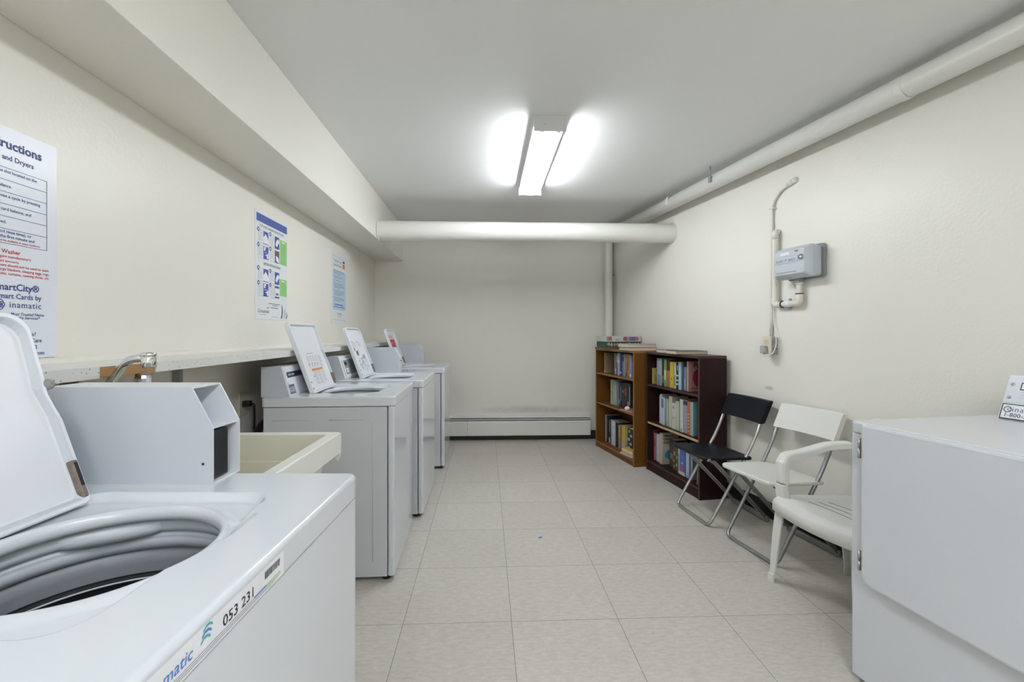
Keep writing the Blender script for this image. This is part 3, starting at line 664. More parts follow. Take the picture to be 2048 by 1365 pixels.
b = MB(); yA, yB, zA, zB = 2.560, 2.965, 1.306, 1.915
b.box(XL + .0003, XL + .002, yA, yB, zA, zB, M['paper2'])
rect(b, yA + .015, yB - .004, 1.852, 1.897, M['pblue'])
b.text('TOP-LOAD WASHER INSTRUCTIONS', .0185, M['pgrey'], TP((yA + yB) / 2, 1.827), 'CENTER', .012)
b.text('DRYER INSTRUCTIONS', .0205, M['pgrey'], TP((yA + yB) / 2, 1.617), 'CENTER', .012)
def cell(y, z, w_, h_, art):
    for (a0, a1, c0, c1) in ((y, y + w_, z, z + .0012), (y, y + w_, z + h_, z + h_ + .0012), (y, y + .0012, z, z + h_)): rect(b, a0, a1, c0, c1, M['pgrey'])
    for k in range(6): rect(b, y + .008, y + w_ * .42 - random.random() * .01, z + h_ * .80 - k * .0085, z + h_ * .80 - k * .0085 + .002, M['pmid'])
    rect(b, y + w_ * .5, y + w_, z, z + h_, M['pblue'])
    ym = y + w_ * .75
    if art == 0: b.add([(XP + .0002, ym + a, z + c) for a, c in ((-.03, .004), (.03, .004), (.03, .03), (.012, .048), (-.005, .06), (-.018, .045), (-.03, .04))], [tuple(range(7))], M['print_white'])
    if art == 1: b.add([(XP + .0002, ym + a, z + c) for a, c in ((-.02, .02), (.0, .012), (.012, .03), (.03, .045), (.018, .062), (-.002, .055), (-.014, .04))], [tuple(range(7))], M['print_white'])
    if art == 2:
        b.add([(XP + .0002, ym + a, z + c) for a, c in ((-.024, .05), (-.01, .045), (-.004, .06), (.004, .07), (-.02, .072))], [tuple(range(5))], M['print_white'])
        b.add([(XP + .0002, ym + a, z + c) for a, c in ((-.012, .022), (.01, .02), (.012, .004), (.026, .006), (.026, .04), (.014, .03))], [tuple(range(6))], M['print_white'])
        rect(b, ym - .018, ym + .012, z + .036, z + .040, M['plight'], .0002)
    if art == 3:
        rect(b, ym - .027, ym + .027, z + h_ * .45, z + h_ - .002, M['pbrown'], .0002)
        b.add([(XP + .0004, ym + a, z + c) for a, c in ((-.012, .012), (.01, .004), (.026, .006), (.02, .03), (-.004, .042), (-.018, .04))], [tuple(range(6))], M['print_white'])
    if art == 4: rect(b, ym - .028, ym + .028, z + .010, z + h_ - .012, M['print_white'], .0002); rect(b, ym - .018, ym + .018, z + .018, z + .03, M['pgrey'], .0004)
    b.lathe([(.0125, 0), (.001, 0)], M['pblue'], 18, T=Matrix.Translation((XP + .0006, y + .001, z + h_)) @ Matrix.Rotation(PI / 2, 4, 'Y'))
    b.lathe([(.0055, 0), (.001, 0)], M['print_white'], 12, T=Matrix.Translation((XP + .0008, y + .001, z + h_)) @ Matrix.Rotation(PI / 2, 4, 'Y'))
for (y, z, a) in ((yA + .035, 1.735, 0), (yA + .175, 1.735, 1), (yA + .035, 1.650, 2), (yA + .175, 1.650, 3), (yA + .035, 1.520, 0), (yA + .175, 1.520, 1), (yA + .035, 1.437, 2), (yA + .175, 1.437, 4)): cell(y, z, .118, .072, a)
for z0, z1 in ((1.650, 1.800), (1.455, 1.560)):
    rect(b, yA + .302, yB - .006, z0, z1, M['pgreen']); rect(b, yA + .325, yB - .035, z1 - .014, z1 - .008, M['print_white'], .0002)
    k = 0
    while z1 - .024 - k * .0092 > z0 + .006: rect(b, yA + .31, yB - .014, z1 - .026 - k * .0092, z1 - .0235 - k * .0092, M['pteal'] if k % 4 == 9 else M['pteal'], .0002); k += 1
b.text('Coinamatic', .030, M['pgrey'], TP(yA + .03, 1.343), 'LEFT', .0)
for k in range(3): rect(b, yA + .135 + .006 * k, yA + .150 + .006 * k, 1.368 + .004 * k, 1.3705 + .004 * k, M['pgrey'])
rect(b, yA + .05, yA + .13, 1.331, 1.3335, M['pmid'])
for z, a0, a1 in ((1.398, .155, .30), (1.388, .20, .27), (1.374, .18, .28)): rect(b, yA + a0, yA + a1, z, z + .0035, M['pgrey'])
rect(b, yA + .19, yA + .28, 1.322, 1.324, M['pmid'])
def fin(yc, h_, w_, m): b.add([(XP + .0002, yc - w_ * .6, 1.318), (XP + .0002, yc + w_ * .3, 1.318), (XP + .0002, yc + w_ * .75, 1.318 + h_ * .4), (XP + .0002, yc + w_ * .55, 1.318 + h_ * .75), (XP + .0002, yc, 1.318 + h_), (XP + .0002, yc + .1 * w_, 1.318 + h_ * .6), (XP + .0002, yc, 1.318 + h_ * .25)], [tuple(range(7))], m)
fin(yA + .325, .088, .022, M['pblue']); fin(yA + .362, .066, .020, M['pgreen']); fin(yA + .392, .040, .018, M['pblue'])
tag(b.build('instruction_poster'), 'white instruction poster with blue header bar and green panels on the left wall', 'poster')

b = MB(); yA, yB, zA, zB = 3.797, 4.197, 1.312, 1.916
b.prism([(yA, zA), (yB, zA), (yB, zB), (yA, zB)], XL + .0003, XL + .004, M['paper2'], 'x')
XP = XL + .0046
rect(b, yA + .03, yB - .03, 1.873, 1.878, M['plight']); rect(b, yA + .03, yB - .03, 1.338, 1.343, M['plight'])
b.text('Treating & Caring', .028, M['pgrey'], TP(yA + .05, 1.832), 'LEFT', .0); b.text('Laundry Products', .028, M['pgrey'], TP(yA + .05, 1.795), 'LEFT', .0)
rect(b, yB - .11, yB - .055, 1.795, 1.835, M['porange']); rect(b, yB - .105, yB - .06, 1.842, 1.862, M['pblack'])
b.add([(XP, y, z) for y, z in arc(yB - .05, 1.745, .02, 0, PI / 2, 4) + arc(yA + .05, 1.745, .02, PI / 2, PI, 4) + arc(yA + .05, 1.445, .02, PI, 1.5 * PI, 4) + arc(yB - .05, 1.445, .02, 1.5 * PI, 2 * PI, 4)], [tuple(range(20))], M['plight'])
z = 1.755
for n_, bul in ((3, 0), (2, 1), (1, 1), (4, 1), (4, 1), (3, 1)):
    if bul: rect(b, yA + .042, yA + .052, z - .001, z + .007, M['pgrey'], .0002)
    for k in range(n_): rect(b, yA + (.065 if bul else .045), yB - .05 - (random.random() * .06 if k < n_ - 1 else .12), z, z + .0035, M['pgrey'], .0002); z -= .0125
    z -= .0105
rect(b, yA + .08, yB - .10, 1.467, 1.475, M['pblue'], .0002); rect(b, yA + .05, yB - .06, 1.447, 1.455, M['litblue'], .0002)
b.text('Coinamatic', .030, M['pgrey'], TP((yA + yB) / 2, 1.385), 'CENTER', .0); rect(b, yA + .15, yB - .15, 1.370, 1.374, M['pmid'])
tag(b.build('care_poster'), 'narrow pale blue bulleted poster on the left wall, nearer the back wall', 'poster')

# ------------------------------------------------------------------ plug and hoses behind the second washer
P = empty('power_cord', (XL, 2.43, .86), 0, 'black power cord plugged into the left wall above the laundry tub', 'cord')
b = MB(); b.rbox(0.001, .008, -.04, .04, -.06, .06, .004, M['beige'], 'x', 3); b.build('socket_plate', P)
b = MB(); b.rbox(.008, .045, -.018, .018, -.015, .015, .006, M['black'], 'x', 3); b.build('plug', P)
b = MB(); b.tube(fillet([(.045, 0, 0), (.062, .0, -.004), (.058, .01, -.08), (.025, .06, -.3), (.02, .15, -.75)], .02), .0055, M['black'], 10); b.build('cable', P)
b = MB(); b.tube(fillet([(XL + .12, 2.20, .0), (XL + .12, 2.20, .60), (XL + .125, 2.40, .80), (XL + .125, 2.75, .70), (XL + .125, 2.8, .1)], .15, 10), .018, M['black'], 12)
tag(b.build('drain_hose'), 'thick black hose looping behind the washer with the orange lid strip', 'hose')

# ------------------------------------------------------------------ baseboard heater
Hh = empty('baseboard_heater', (-.20, YB, 0), 0, 'long cream baseboard heater along the foot of the back wall', 'heater')
xa, xb = -1.02, 1.40
b = MB(); b.prism([(-.001, .055), (-.012, .055), (-.012, .245), (-.055, .262), (-.066, .262), (-.066, .268), (-.052, .271), (-.001, .285)], xa, xb, M['pipe'], 'x'); b.build('back_plate', Hh)
for p0, p1 in ((xa, -.012), (-.008, xb)):
    b = MB(); b.prism([(-.062, .058), (-.070, .062), (-.070, .214), (-.066, .224), (-.056, .226), (-.056, .222), (-.064, .212), (-.064, .066)], p0, p1, M['pipe'], 'x'); b.build('front_cover', Hh)
b = MB(); b.prism([(-.020, .226), (-.058, .236), (-.060, .250), (-.058, .250), (-.054, .238), (-.020, .230)], xa, xb, M['ctrl'], 'x'); b.build('damper', Hh)
b = MB(); b.tube([(xa, -.035, .12), (xb, -.035, .12)], .012, M['rust'], 10); b.build('fin_tube', Hh)

# ------------------------------------------------------------------ irrigation controller and its conduits (right-wall frame)
def wall_thing(name, y, z, label, cat, group=None):
    p = TRW @ Vector((0, yl(y), z)); return empty(name, p, TW, label, cat, group)
Yc, Zc = 2.690, 1.650
Cc = wall_thing('irrigation_controller', Yc, Zc, 'grey plastic controller box with keyhole on the right wall', 'control box')
b = MB(); b.rbox(-.020, -.001, -.140, .118, -.098, .100, .02, M['ctrlb'], 'x', 5); b.build('mounting_plate', Cc)
b = MB(); b.rbox(-.072, -.020, -.124, .130, -.090, .090, .016, M['ctrl'], 'x', 5); b.build('case', Cc)
def rq(ins, x, r=.014): return [(x, y, z) for y, z in arc(.136 - ins - r, .095 - ins - r, r, 0, PI / 2, 4) + arc(-.128 + ins + r, .095 - ins - r, r, PI / 2, PI, 4) + arc(-.128 + ins + r, -.095 + ins + r, r, PI, 1.5 * PI, 4) + arc(.136 - ins - r, -.095 + ins + r, r, 1.5 * PI, 2 * PI, 4)]
b = MB(); b.loft([rq(0, -.070), rq(0, -.085), rq(.006, -.095), rq(.024, -.120), rq(.030, -.122, .01)], M['ctrl'], cap0=True, cap1=True, smooth=False)
b.rbox(-.124, -.1215, -.05, .10, -.058, -.055, .001, M['ctrlb'], 'x', 2); b.rbox(-.1235, -.1215, -.062, .108, -.001, .038, .003, M['ctrl'], 'x', 3); door = b.build('door', Cc)
b = MB(); FT = frame((-.1240, .100, .006), (0, -1, 0), (0, 0, 1)); b.text('RAIN', .024, M['ctrlb'], FT, 'LEFT', .02, .2); b.text('BIRD', .024, M['ctrlb'], frame((-.1240, .008, .006), (0, -1, 0), (0, 0, 1)), 'LEFT', .02, .2)
b.add([(-.1240, y, z) for y, z in ((.034, .028), (.028, .018), (.033, .006), (.024, .012), (.014, .024), (.024, .021))], [tuple(range(6))], M['ctrlb']); q = b.build('lettering', Cc); q.parent = door
b = MB(); b.rbox(-.1232, -.1215, .0, .065, .045, .062, .002, M['print_white'], 'x', 2); b.quad([(-.1234, .01, .050), (-.1234, .055, .053), (-.1234, .055, .056), (-.1234, .01, .053)], M['plight']); q = b.build('sticker', Cc); q.parent = door
b = MB(); Tk = Matrix.Translation((-.122, -.082, .022)) @ Matrix.Rotation(-PI / 2, 4, 'Y'); b.lathe([(.017, 0), (.017, .004), (.012, .004), (.011, .001)], M['ctrlb'], 20, T=Tk); b.lathe([(.010, .0), (.009, .006), (.001, .007)], M['chrome'], 20, T=Tk); q = b.build('lock', Cc); q.parent = door
b = MB(); b.rbox(-.1235, -.1215, -.062, -.040, .058, .068, .004, M['ctrlb'], 'x', 3); q = b.build('indicator', Cc); q.parent = door
b = MB(); b.rbox(-.060, -.02, -.005, .035, -.115, -.091, .004, M['greyplug'], 'z', 3); b.build('cable_gland', Cc)

Cv = wall_thing('pvc_conduit', 2.893, 1.41, 'cream plastic conduit loop hanging below the grey controller box', 'conduit')
def LL(y, z): return (yl(y) - yl(2.893), z - 1.41)
r = .0165
b = MB(); y0_, zt_ = 0, .445
b.tube(fillet([(.0, 0, .470), (-.030, 0, .470), (-.030, 0, .0), (-.030, -.187, .0), (-.030, -.187, .105), (-.030, -.187, .158)], .03, 6), r, M['pvc'], 18); b.build('pipe', Cv)
for pth in ([(-.008, 0, .470), (-.030, 0, .470), (-.030, 0, .425)], [(-.030, 0, .045), (-.030, 0, 0), (-.030, -.045, 0)], [(-.030, -.14, 0), (-.030, -.187, 0), (-.030, -.187, .05)]):
    b = MB(); b.tube(fillet(pth, .025, 6), r + .004, M['pvc'], 18); b.build('elbow', Cv)
b = MB(); b.tube([(-.030, -.075, 0), (-.030, -.125, 0)], r + .003, M['print_white'], 18); b.build('coupling', Cv)
b = MB(); b.tube([(-.030, -.187, .115), (-.030, -.187, .158)], r + .005, M['print_white'], 18); b.build('coupling', Cv)
for pth in ([(-.030, -.058, 0), (-.030, -.062, 0)], [(-.030, -.187, .055), (-.030, -.187, .059)], [(-.030, -.187, .150), (-.030, -.187, .154)]):
    b = MB(); b.tube(pth, r + .0065, M['black'], 18); b.build('cable_tie', Cv)
b = MB(); b.rbox(-.012, -.001, -.10, -.085, -.035, .035, .003, M['galv'], 'x', 2); b.build('pipe_strap', Cv)

Ce = wall_thing('wall_conduit', 2.935, 1.66, 'slim painted metal conduit curving up the right wall beside the controller box', 'conduit')
b = MB(); b.tube([(-.012, .01, -.455), (-.013, .004, -.30), (-.014, .0, 0), (-.014, 0, .37)] + [(-.014 + .002 * math.sin(k / 8 * 1.4), -.165 * (1 - math.cos(k / 8 * 1.45)), .37 + .135 * math.sin(k / 8 * 1.45)) for k in range(1, 9)], .0085, M['pvc'], 14); b.build('tubing', Ce)
b = MB(); b.tube([(-.012, -.125, .500), (-.012, -.165, .516)], .014, M['pipe'], 14); b.tube([(-.012, -.160, .514), (.001, -.182, .519)], .017, M['pipe'], 14); b.build('connector', Ce)
b = MB(); b.rbox(-.026, -.001, -.022, .016, .380, .392, .003, M['pvc'], 'x', 2); b.build('strap', Ce)
Ob = wall_thing('outlet_box', 2.935, 1.147, 'metal surface outlet box with beige plate low on the right wall', 'outlet')
b = MB(); b.rbox(-.050, -.001, -.035, .035, -.055, .055, .003, M['galv'], 'x', 2)
for y in (-.0355, .0355):
    for z in (-.02, .02):
        for x in (-.012, -.038): b.lathe([(.003, 0), (.0028, .001)], M['blackedge'], 8, T=Matrix.Translation((x, y, z)) @ Matrix.Rotation(PI / 2 if y < 0 else -PI / 2, 4, 'X'), cap1=True)
b.build('box', Ob)
b = MB(); b.rbox(-.056, -.050, -.037, .037, -.058, .058, .004, M['beige'], 'x', 3)
for z in (.022, -.020):
    b.rbox(-.0575, -.0560, -.017, .017, z - .014, z + .014, .008, M['beige'], 'x', 4)
    for y, h_ in ((-.006, .007), (.006, .009)): b.box(-.0579, -.0574, y - .0012, y + .0012, z, z + h_, M['pblack'])
    b.lathe([(.0025, 0), (.0001, .0004)], M['pblack'], 8, T=Matrix.Translation((-.0576, 0, z - .007)) @ Matrix.Rotation(-PI / 2, 4, 'Y'))
b.build('cover_plate', Ob)
Pc = wall_thing('plug_cable', 2.935, 1.10, 'grey plug with thin pale cable in the lower socket of the metal outlet box', 'cable')
b = MB(); b.rbox(-.088, -.0585, -.012, .026, -.005, .045, .008, M['greyplug'], 'z', 4); b.build('plug', Pc)
b = MB(); b.tube(fillet([(-.078, .008, -.003), (-.075, -.005, -.025), (-.050, -.045, -.010), (-.035, -.060, .05), (-.020, -.038, .13), (-.015, -.015, .20), (-.012, -.012, .42)], .03, 6), .0032, M['pvc'], 8); b.build('cable', Pc)

# ------------------------------------------------------------------ dryer
DR = .134
Dx, Dy = 1.300, 1.577
def DT(x, y): return (Dx + x * math.cos(DR) - y * math.sin(DR), Dy + x * math.sin(DR) + y * math.cos(DR))
dr = empty('dryer', (*DT(.34, -.343), 0), DR, 'large white dryer at the right frame edge beside the white armchair', 'dryer')
# local: front at x = -.34, far side at y = +.343
b = MB(); b.rbox(-.34, .34, -.343, .343, .02, .872, .006, M['white'], 'z', 3); b.build('cabinet', dr)
b = MB(); b.rbox(-.342, .34, -.345, .345, .8735, .915, .014, M['white'], 'z', 5, r2=.006); b.build('top_panel', dr)
b = MB()
dz0, dz1, yd0, yd1, rd = .368, .9125, -.30, .287, .035
def dring(ins, x):
    return [(x, y, z) for y, z in arc(yd1 - .006 - ins, dz1 - .006 - ins, .006, 0, PI / 2, 3) + arc(yd0 + .006 + ins, dz1 - .006 - ins, .006, PI / 2, PI, 3) + arc(yd0 + rd + ins, dz0 + rd + ins, rd, PI, 1.5 * PI, 7) + arc(yd1 - rd - ins, dz0 + rd + ins, rd, 1.5 * PI, 2 * PI, 7)]
b.loft([dring(.004, -.3405), dring(.0, -.3425), dring(.0, -.358), dring(.003, -.3635), dring(.009, -.3650), dring(.012, -.3645)], M['white'], cap0=True, cap1=True, smooth=False)
b.build('door', dr)
b = MB(); b.tube([(-.3445, y, z) for x_, y, z in dring(-.003, 0)[8:]] + [(-.3445, yd1 + .003, dz1 - .04)], .002, M['pgrey'], 6); b.build('door_gap', dr)
for z in (.829, .443):
    b = MB(); b.rbox(-.3645, -.342, yd1 + .0005, yd1 + .0055, z - .034, z + .034, .002, M['rust'], 'z', 2)
    b.tube([(-.3655, yd1 + .004, z - .034), (-.3655, yd1 + .004, z - .002)], .0035, M['steel'], 10); b.tube([(-.3655, yd1 + .004, z + .002), (-.3655, yd1 + .004, z + .034)], .0035, M['steel'], 10); b.build('hinge', dr)
for x in (-.28, .28):
    for y in (-.29, .29):
        b = MB(); b.lathe([(.02, 0), (.02, .012), (.008, .014), (.008, .022)], M['black'], 14, T=Matrix.Translation((x, y, 0)), cap0=True); b.build('foot', dr)
prof = [(.225, .9155), (.284, 1.072), (.335, 1.072), (.335, .9155)]
b = MB(); b.prism([(x, z) for x, z in prof], -.345, .285, M['boxwhite'], 'y'); con = b.build('console', dr)
up_ = Vector((.284 - .225, 0, 1.072 - .9155)); FD = frame((.2245, .285, .9155), (0, -1, 0), up_)
b = MB(); b.rbox(.003, .30, .001, .058, 0, .0012, .001, M['pblack'], 'z', 2, T=FD, r2=.0001); b.rbox(.0065, .2965, .0045, .0545, .001, .0018, .001, M['print_white'], 'z', 2, T=FD, r2=.0001)
b.text('inamatic', .026, M['pgrey'], FD @ Matrix.Translation((.034, .030, .0022)), 'LEFT', .0, 0, 1.15)
b.lathe([(.0115, .0022), (.009, .0022)], M['pblack'], 24, T=FD @ Matrix.Translation((.022, .037, 0))); b.lathe([(.006, .0022), (.004, .0022)], M['pgrey'], 18, T=FD @ Matrix.Translation((.027, .037, .0001)))
b.text('1-800-561-19', .021, M['pblack'], FD @ Matrix.Translation((.014, .010, .0022)), 'LEFT', .0)
q = b.build('service_plate', dr); q.parent = con
b = MB(); b.rbox(.001, .62, .064, .160, 0, .0012, .002, M['white'], 'z', 2, T=FD, r2=.0003)
b.rbox(.040, .20, .112, .140, .001, .002, .001, M['pblack'], 'z', 2, T=FD, r2=.0001); b.rbox(.0435, .1965, .1155, .1365, .0018, .0024, .001, M['print_white'], 'z', 2, T=FD, r2=.0001)
for k in range(3): b.add([(.050 + k * .008, .133, .0026), (.053 + k * .008, .133, .0026), (.0565 + k * .008, .119, .0026), (.0535 + k * .008, .119, .0026)], [(0, 1, 2, 3)], M['pblack'], T=FD)
for k in range(3): b.rbox(.045, .20, .104 - k * .011, .1055 - k * .011, .0011, .0016, .0005, M['pmid'], 'z', 1, T=FD, r2=.0001)
q = b.build('control_plate', dr); q.parent = con
for z in (.132, .082):
    b = MB(); b.lathe([(.0055, .001), (.0052, .004), (.002, .0055)], M['steel'], 14, T=FD @ Matrix.Translation((.016, z, 0)), cap1=True); q = b.build('screw', dr); q.parent = con

# ------------------------------------------------------------------ bookcases
def bookcase(loc, rz, L_, Dp, H_, shelves, z0, ms, me, label, light_edge=None, top_over=.006, kick=.006):
    t = empty('bookcase', loc, rz, label, 'bookcase'); th = .018
    b = MB(); b.box(.0, Dp, 0, th, 0, H_ - .02, ms); b.box(-.0012, 0, 0, th, 0, H_ - .02, me); b.build('side_panel', t)
    b = MB(); b.box(.0, Dp, L_ - th, L_, 0, H_ - .02, ms); b.box(-.0012, 0, L_ - th, L_, 0, H_ - .02, me)
    for k in range(14):      # shelf-pin holes
        for x in (.04, Dp - .05): b.lathe([(.003, 0), (.0001, .0003)], M['blackedge'], 8, T=Matrix.Translation((x, L_ - th - .0002, .15 + k * .06)) @ Matrix.Rotation(PI / 2, 4, 'X'))
    b.build('side_panel', t)
    b = MB(); b.rbox(-top_over, Dp, -.001, L_ + .001, H_ - .02, H_, .004, me, 'y', 3); b.build('top', t)
    b = MB(); b.box(Dp - .006, Dp - .001, th, L_ - th, .02, H_ - .02, ms); b.build('back_panel', t)
    for i, z in enumerate(shelves):
        e = M['tanedge'] if light_edge == i else me
        b = MB(); b.box(.006, Dp - .006, th, L_ - th, z - .018, z, ms); b.box(.0045, .006, th, L_ - th, z - .018, z, e); b.build('shelf', t)
    b = MB(); b.box(.001, Dp - .006, th, L_ - th, z0 - .018, z0, ms); b.box(.0, .001, th, L_ - th, z0 - .018, z0, me); b.build('bottom_shelf', t)
    b = MB(); b.box(kick, kick + .014, th, L_ - th, 0, z0 - .018, ms); b.build('kick_board', t)
    return t
Aloc, Ath = (1.353, 4.13, 0), .185
Bloc, Bth = (1.565, 3.29, 0), .1456
bookcase(Aloc, Ath, .84, .26, 1.065, (.805, .485), .066, M['oak'], M['oakedge'], 'medium brown oak bookcase in the back right corner')
bookcase(Bloc, Bth, .80, .222, 1.06, (.772, .436), .09, M['maroon'], M['maredge'], 'dark mahogany bookcase beside the black folding chair', light_edge=1)

bm_cache = {}
def bmat(c, rough=.45):
    k = tuple(round(x, 3) for x in c)
    if k not in bm_cache: bm_cache[k] = mat('book cover %d' % len(bm_cache), tuple(x * .86 for x in c), rough, spec=.3, noise=.08, nscale=60)
    return bm_cache[k]
def lab(c):
    return c
BT = {'A': Matrix.Translation(Aloc) @ Matrix.Rotation(Ath, 4, 'Z'), 'B': Matrix.Translation(Bloc) @ Matrix.Rotation(Bth, 4, 'Z')}
BR = {'A': Ath, 'B': Bth}
def book(case, y0, y1, z, h, rec, depth, col, label, group, spine=(), cover=None, lean=0.0, name='book', pagecol=None):
    """upright book, spine towards the room; local origin at the spine foot nearest the camera"""
    p = BT[case] @ Vector((rec, y0, z)); th = y1 - y0
    b = MB(); c = bmat(col) if isinstance(col, tuple) else col; t = min(.0022, th * .2)
    # wrapped cover: near board, spine, far board
    b.box(0, depth, 0, t, 0, h, c); b.box(0, depth, th - t, th, 0, h, c)
    b.prism([(0.0, t * .0), (0, th), (-.0015, th * .8), (-.0022, th * .5), (-.0015, th * .2)], 0, h, c, 'z')
    b.box(0, .0015, t, th - t, 0, h, c)
    for s in spine:            # bands and blocks on the spine: (z0 frac, z1 frac, colour)
        m_ = bmat(s[2]); b.box(-.0027, -.0005, th * (s[3] if len(s) > 3 else .12), th * (s[4] if len(s) > 4 else .88), h * s[0], h * s[1], m_)
    if cover:
        cover(b, depth, h)
    o = b.build(name); o.location = p; o.rotation_euler = (0 if not lean else lean, 0, BR[case]); 
    tag(o, label, 'book', group)
    b = MB(); b.box(.0018, depth - .003, t, th - t, .003, h - .003, M['pages'] if pagecol is None else bmat(pagecol, .8)); b.build('pages', o)
    return o
W_, BK = (.70, .70, .68), (.015, .015, .018)
# oak bookcase, top shelf
g = 'books on the oak bookcase top shelf'
rows = [
 (.736, .705, .213, .05, .15, (.34, .27, .17), 'tan hardback standing alone at the far end of the oak bookcase top shelf', [(.0, .14, (.55, .5, .4))]),
 (.519, .485, .222, .06, .14, (.17, .14, .11), 'grey-brown book starting the main row on the oak bookcase top shelf', [(.2, .8, (.28, .24, .2))]),
 (.482, .450, .215, .05, .14, (.22, .17, .16), 'mauve-brown book second in the main row on the oak top shelf', [(.05, .3, (.5, .5, .6))]),
 (.448, .419, .218, .05, .14, (.10, .06, .09), 'dark plum book left of the light blue one on the oak top shelf', [(.6, .9, (.4, .3, .3))]),
 (.417, .370, .224, .045, .15, (.38, .46, .62), 'light blue book left of the navy one on the oak top shelf', [(.55, .7, (.7, .72, .8))]),
 (.367, .327, .223, .045, .15, (.03, .06, .19), 'navy blue book on the oak bookcase top shelf', [(.1, .2, (.4, .45, .6))]),
 (.324, .290, .210, .05, .14, (.22, .26, .34), 'slate blue-grey book right of the navy one on the oak top shelf', [(.7, .9, (.05, .05, .08))]),
 (.288, .268, .222, .05, .14, (.42, .33, .22), 'thin tan book right of the slate one on the oak top shelf', []),
 (.266, .212, .218, .055, .14, (.25, .21, .22), 'grey-mauve thick book near the right end of the oak top shelf', [(.62, .92, (.45, .25, .25)), (.05, .2, (.1, .1, .15))]),
 (.210, .172, .218, .045, .15, (.50, .24, .08), 'orange-brown book near the right end of the oak top shelf', [(.3, .9, (.12, .06, .04), .55, .95)]),
 (.168, .130, .215, .045, .15, (.26, .33, .42), 'steel blue book, last on the right of the oak top shelf', [(.03, .16, (.75, .76, .8))]),
]
for y1, y0, h, rec, d, col, lb, sp in rows: book('A', y0, y1, .805, h, rec, d, col, lb, g, sp)
g = 'books on the oak bookcase middle shelf'
rows = [
 (.644, .605, .255, .08, .13, (.50, .49, .36), 'cream book, first on the left of the oak middle shelf', [(.5, .52, (.1, .1, .1))]),
 (.590, .556, .255, .08, .13, (.42, .50, .44), 'pale sage book next to the cream one on the oak middle shelf', [(.2, .8, (.3, .38, .36), .6, .9)]),
 (.552, .508, .250, .08, .13, (.30, .50, .50), 'pale teal book on the oak middle shelf', [(.2, .85, (.5, .62, .62), .3, .7)]),
 (.499, .462, .245, .08, .13, (.20, .23, .25), 'grey book right of the teal one on the oak middle shelf', [(.3, .6, (.45, .15, .15), .3, .7)]),
 (.459, .432, .252, .08, .13, (.05, .06, .07), 'black book with faint grey marks right of the grey one on the oak middle shelf', [(.1, .3, (.3, .3, .3))]),
 (.428, .394, .248, .08, .13, (.03, .03, .05), 'black book with white spine lettering on the oak middle shelf', [(.25, .85, (.45, .45, .45), .4, .6)]),
 (.388, .346, .250, .08, .13, (.04, .05, .10), 'dark navy book right of the white lettered one on the oak middle shelf', [(.6, .7, (.2, .2, .35))]),
 (.340, .282, .252, .08, .13, (.07, .02, .025), 'dark maroon book on the oak middle shelf', [(.5, .8, (.25, .08, .05))]),
 (.278, .240, .256, .08, .13, (.02, .05, .045), 'dark green book on the oak middle shelf', [(.1, .3, (.3, .3, .25))]),
 (.236, .206, .252, .075, .13, (.035, .035, .035), 'black book with pale spine panel, last upright on the oak middle shelf', [(.2, .9, (.42, .42, .40), .3, .7)]),
]
for y1, y0, h, rec, d, col, lb, sp in rows: book('A', y0, y1, .485, h, rec, d, col, lb, g, sp)
g = 'books on the oak bookcase bottom shelf'
rows = [
 (.751, .725, .285, .07, .15, (.40, .41, .44), 'tall pale grey binder, first on the oak bottom shelf', []),
 (.722, .690, .282, .07, .15, (.03, .03, .035), 'tall black binder beside the pale grey one on the oak bottom shelf', [(.1, .9, (.25, .25, .27), .3, .5)]),
 (.665, .625, .250, .07, .14, (.05, .05, .05), 'black book with white base pattern on the oak bottom shelf', [(.02, .25, (.5, .5, .5)), (.5, .95, (.3, .3, .3), .2, .6)]),
 (.610, .520, .252, .07, .14, (.66, .67, .71), 'thick white book with spotted spine on the oak bottom shelf', [(.15, .18, (.3, .3, .4), .2, .4), (.4, .43, (.4, .3, .3), .5, .8), (.75, .78, (.3, .3, .4), .2, .5)]),
 (.508, .455, .250, .07, .14, (.02, .02, .03), 'black book right of the thick white one on the oak bottom shelf', []),
 (.446, .412, .235, .07, .14, (.48, .40, .28), 'cream-brown narrow book on the oak bottom shelf', [(.1, .5, (.2, .15, .1), .2, .5)]),
 (.402, .360, .235, .065, .14, (.38, .12, .045), 'rust red book on the oak bottom shelf', []),
 (.352, .285, .250, .06, .14, (.58, .46, .07), 'yellow spined book with light blue foot on the oak bottom shelf', [(.0, .36, (.35, .52, .62), 0, 1)]),
 (.268, .246, .235, .065, .14, (.22, .25, .20), 'narrow grey-green book on the oak bottom shelf', [(.1, .9, (.5, .5, .45), .3, .5)]),
]
for y1, y0, h, rec, d, col, lb, sp in rows: book('A', y0, y1, .066, h, rec, d, col, lb, g, sp)
def swirl(b, dp, h): pass
o = book('A', .145, .240, .066, .245, .065, .14, (.03, .028, .03), 'thick black book with pale swirling pattern, last on the oak bottom shelf', g,
     [(.05, .12, (.5, .46, .4), .1, .5), (.18, .30, (.5, .46, .4), .5, .9), (.36, .46, (.5, .46, .4), .2, .6), (.52, .62, (.5, .46, .4), .55, .95), (.68, .78, (.5, .46, .4), .1, .5), (.84, .94, (.5, .46, .4), .5, .8)])
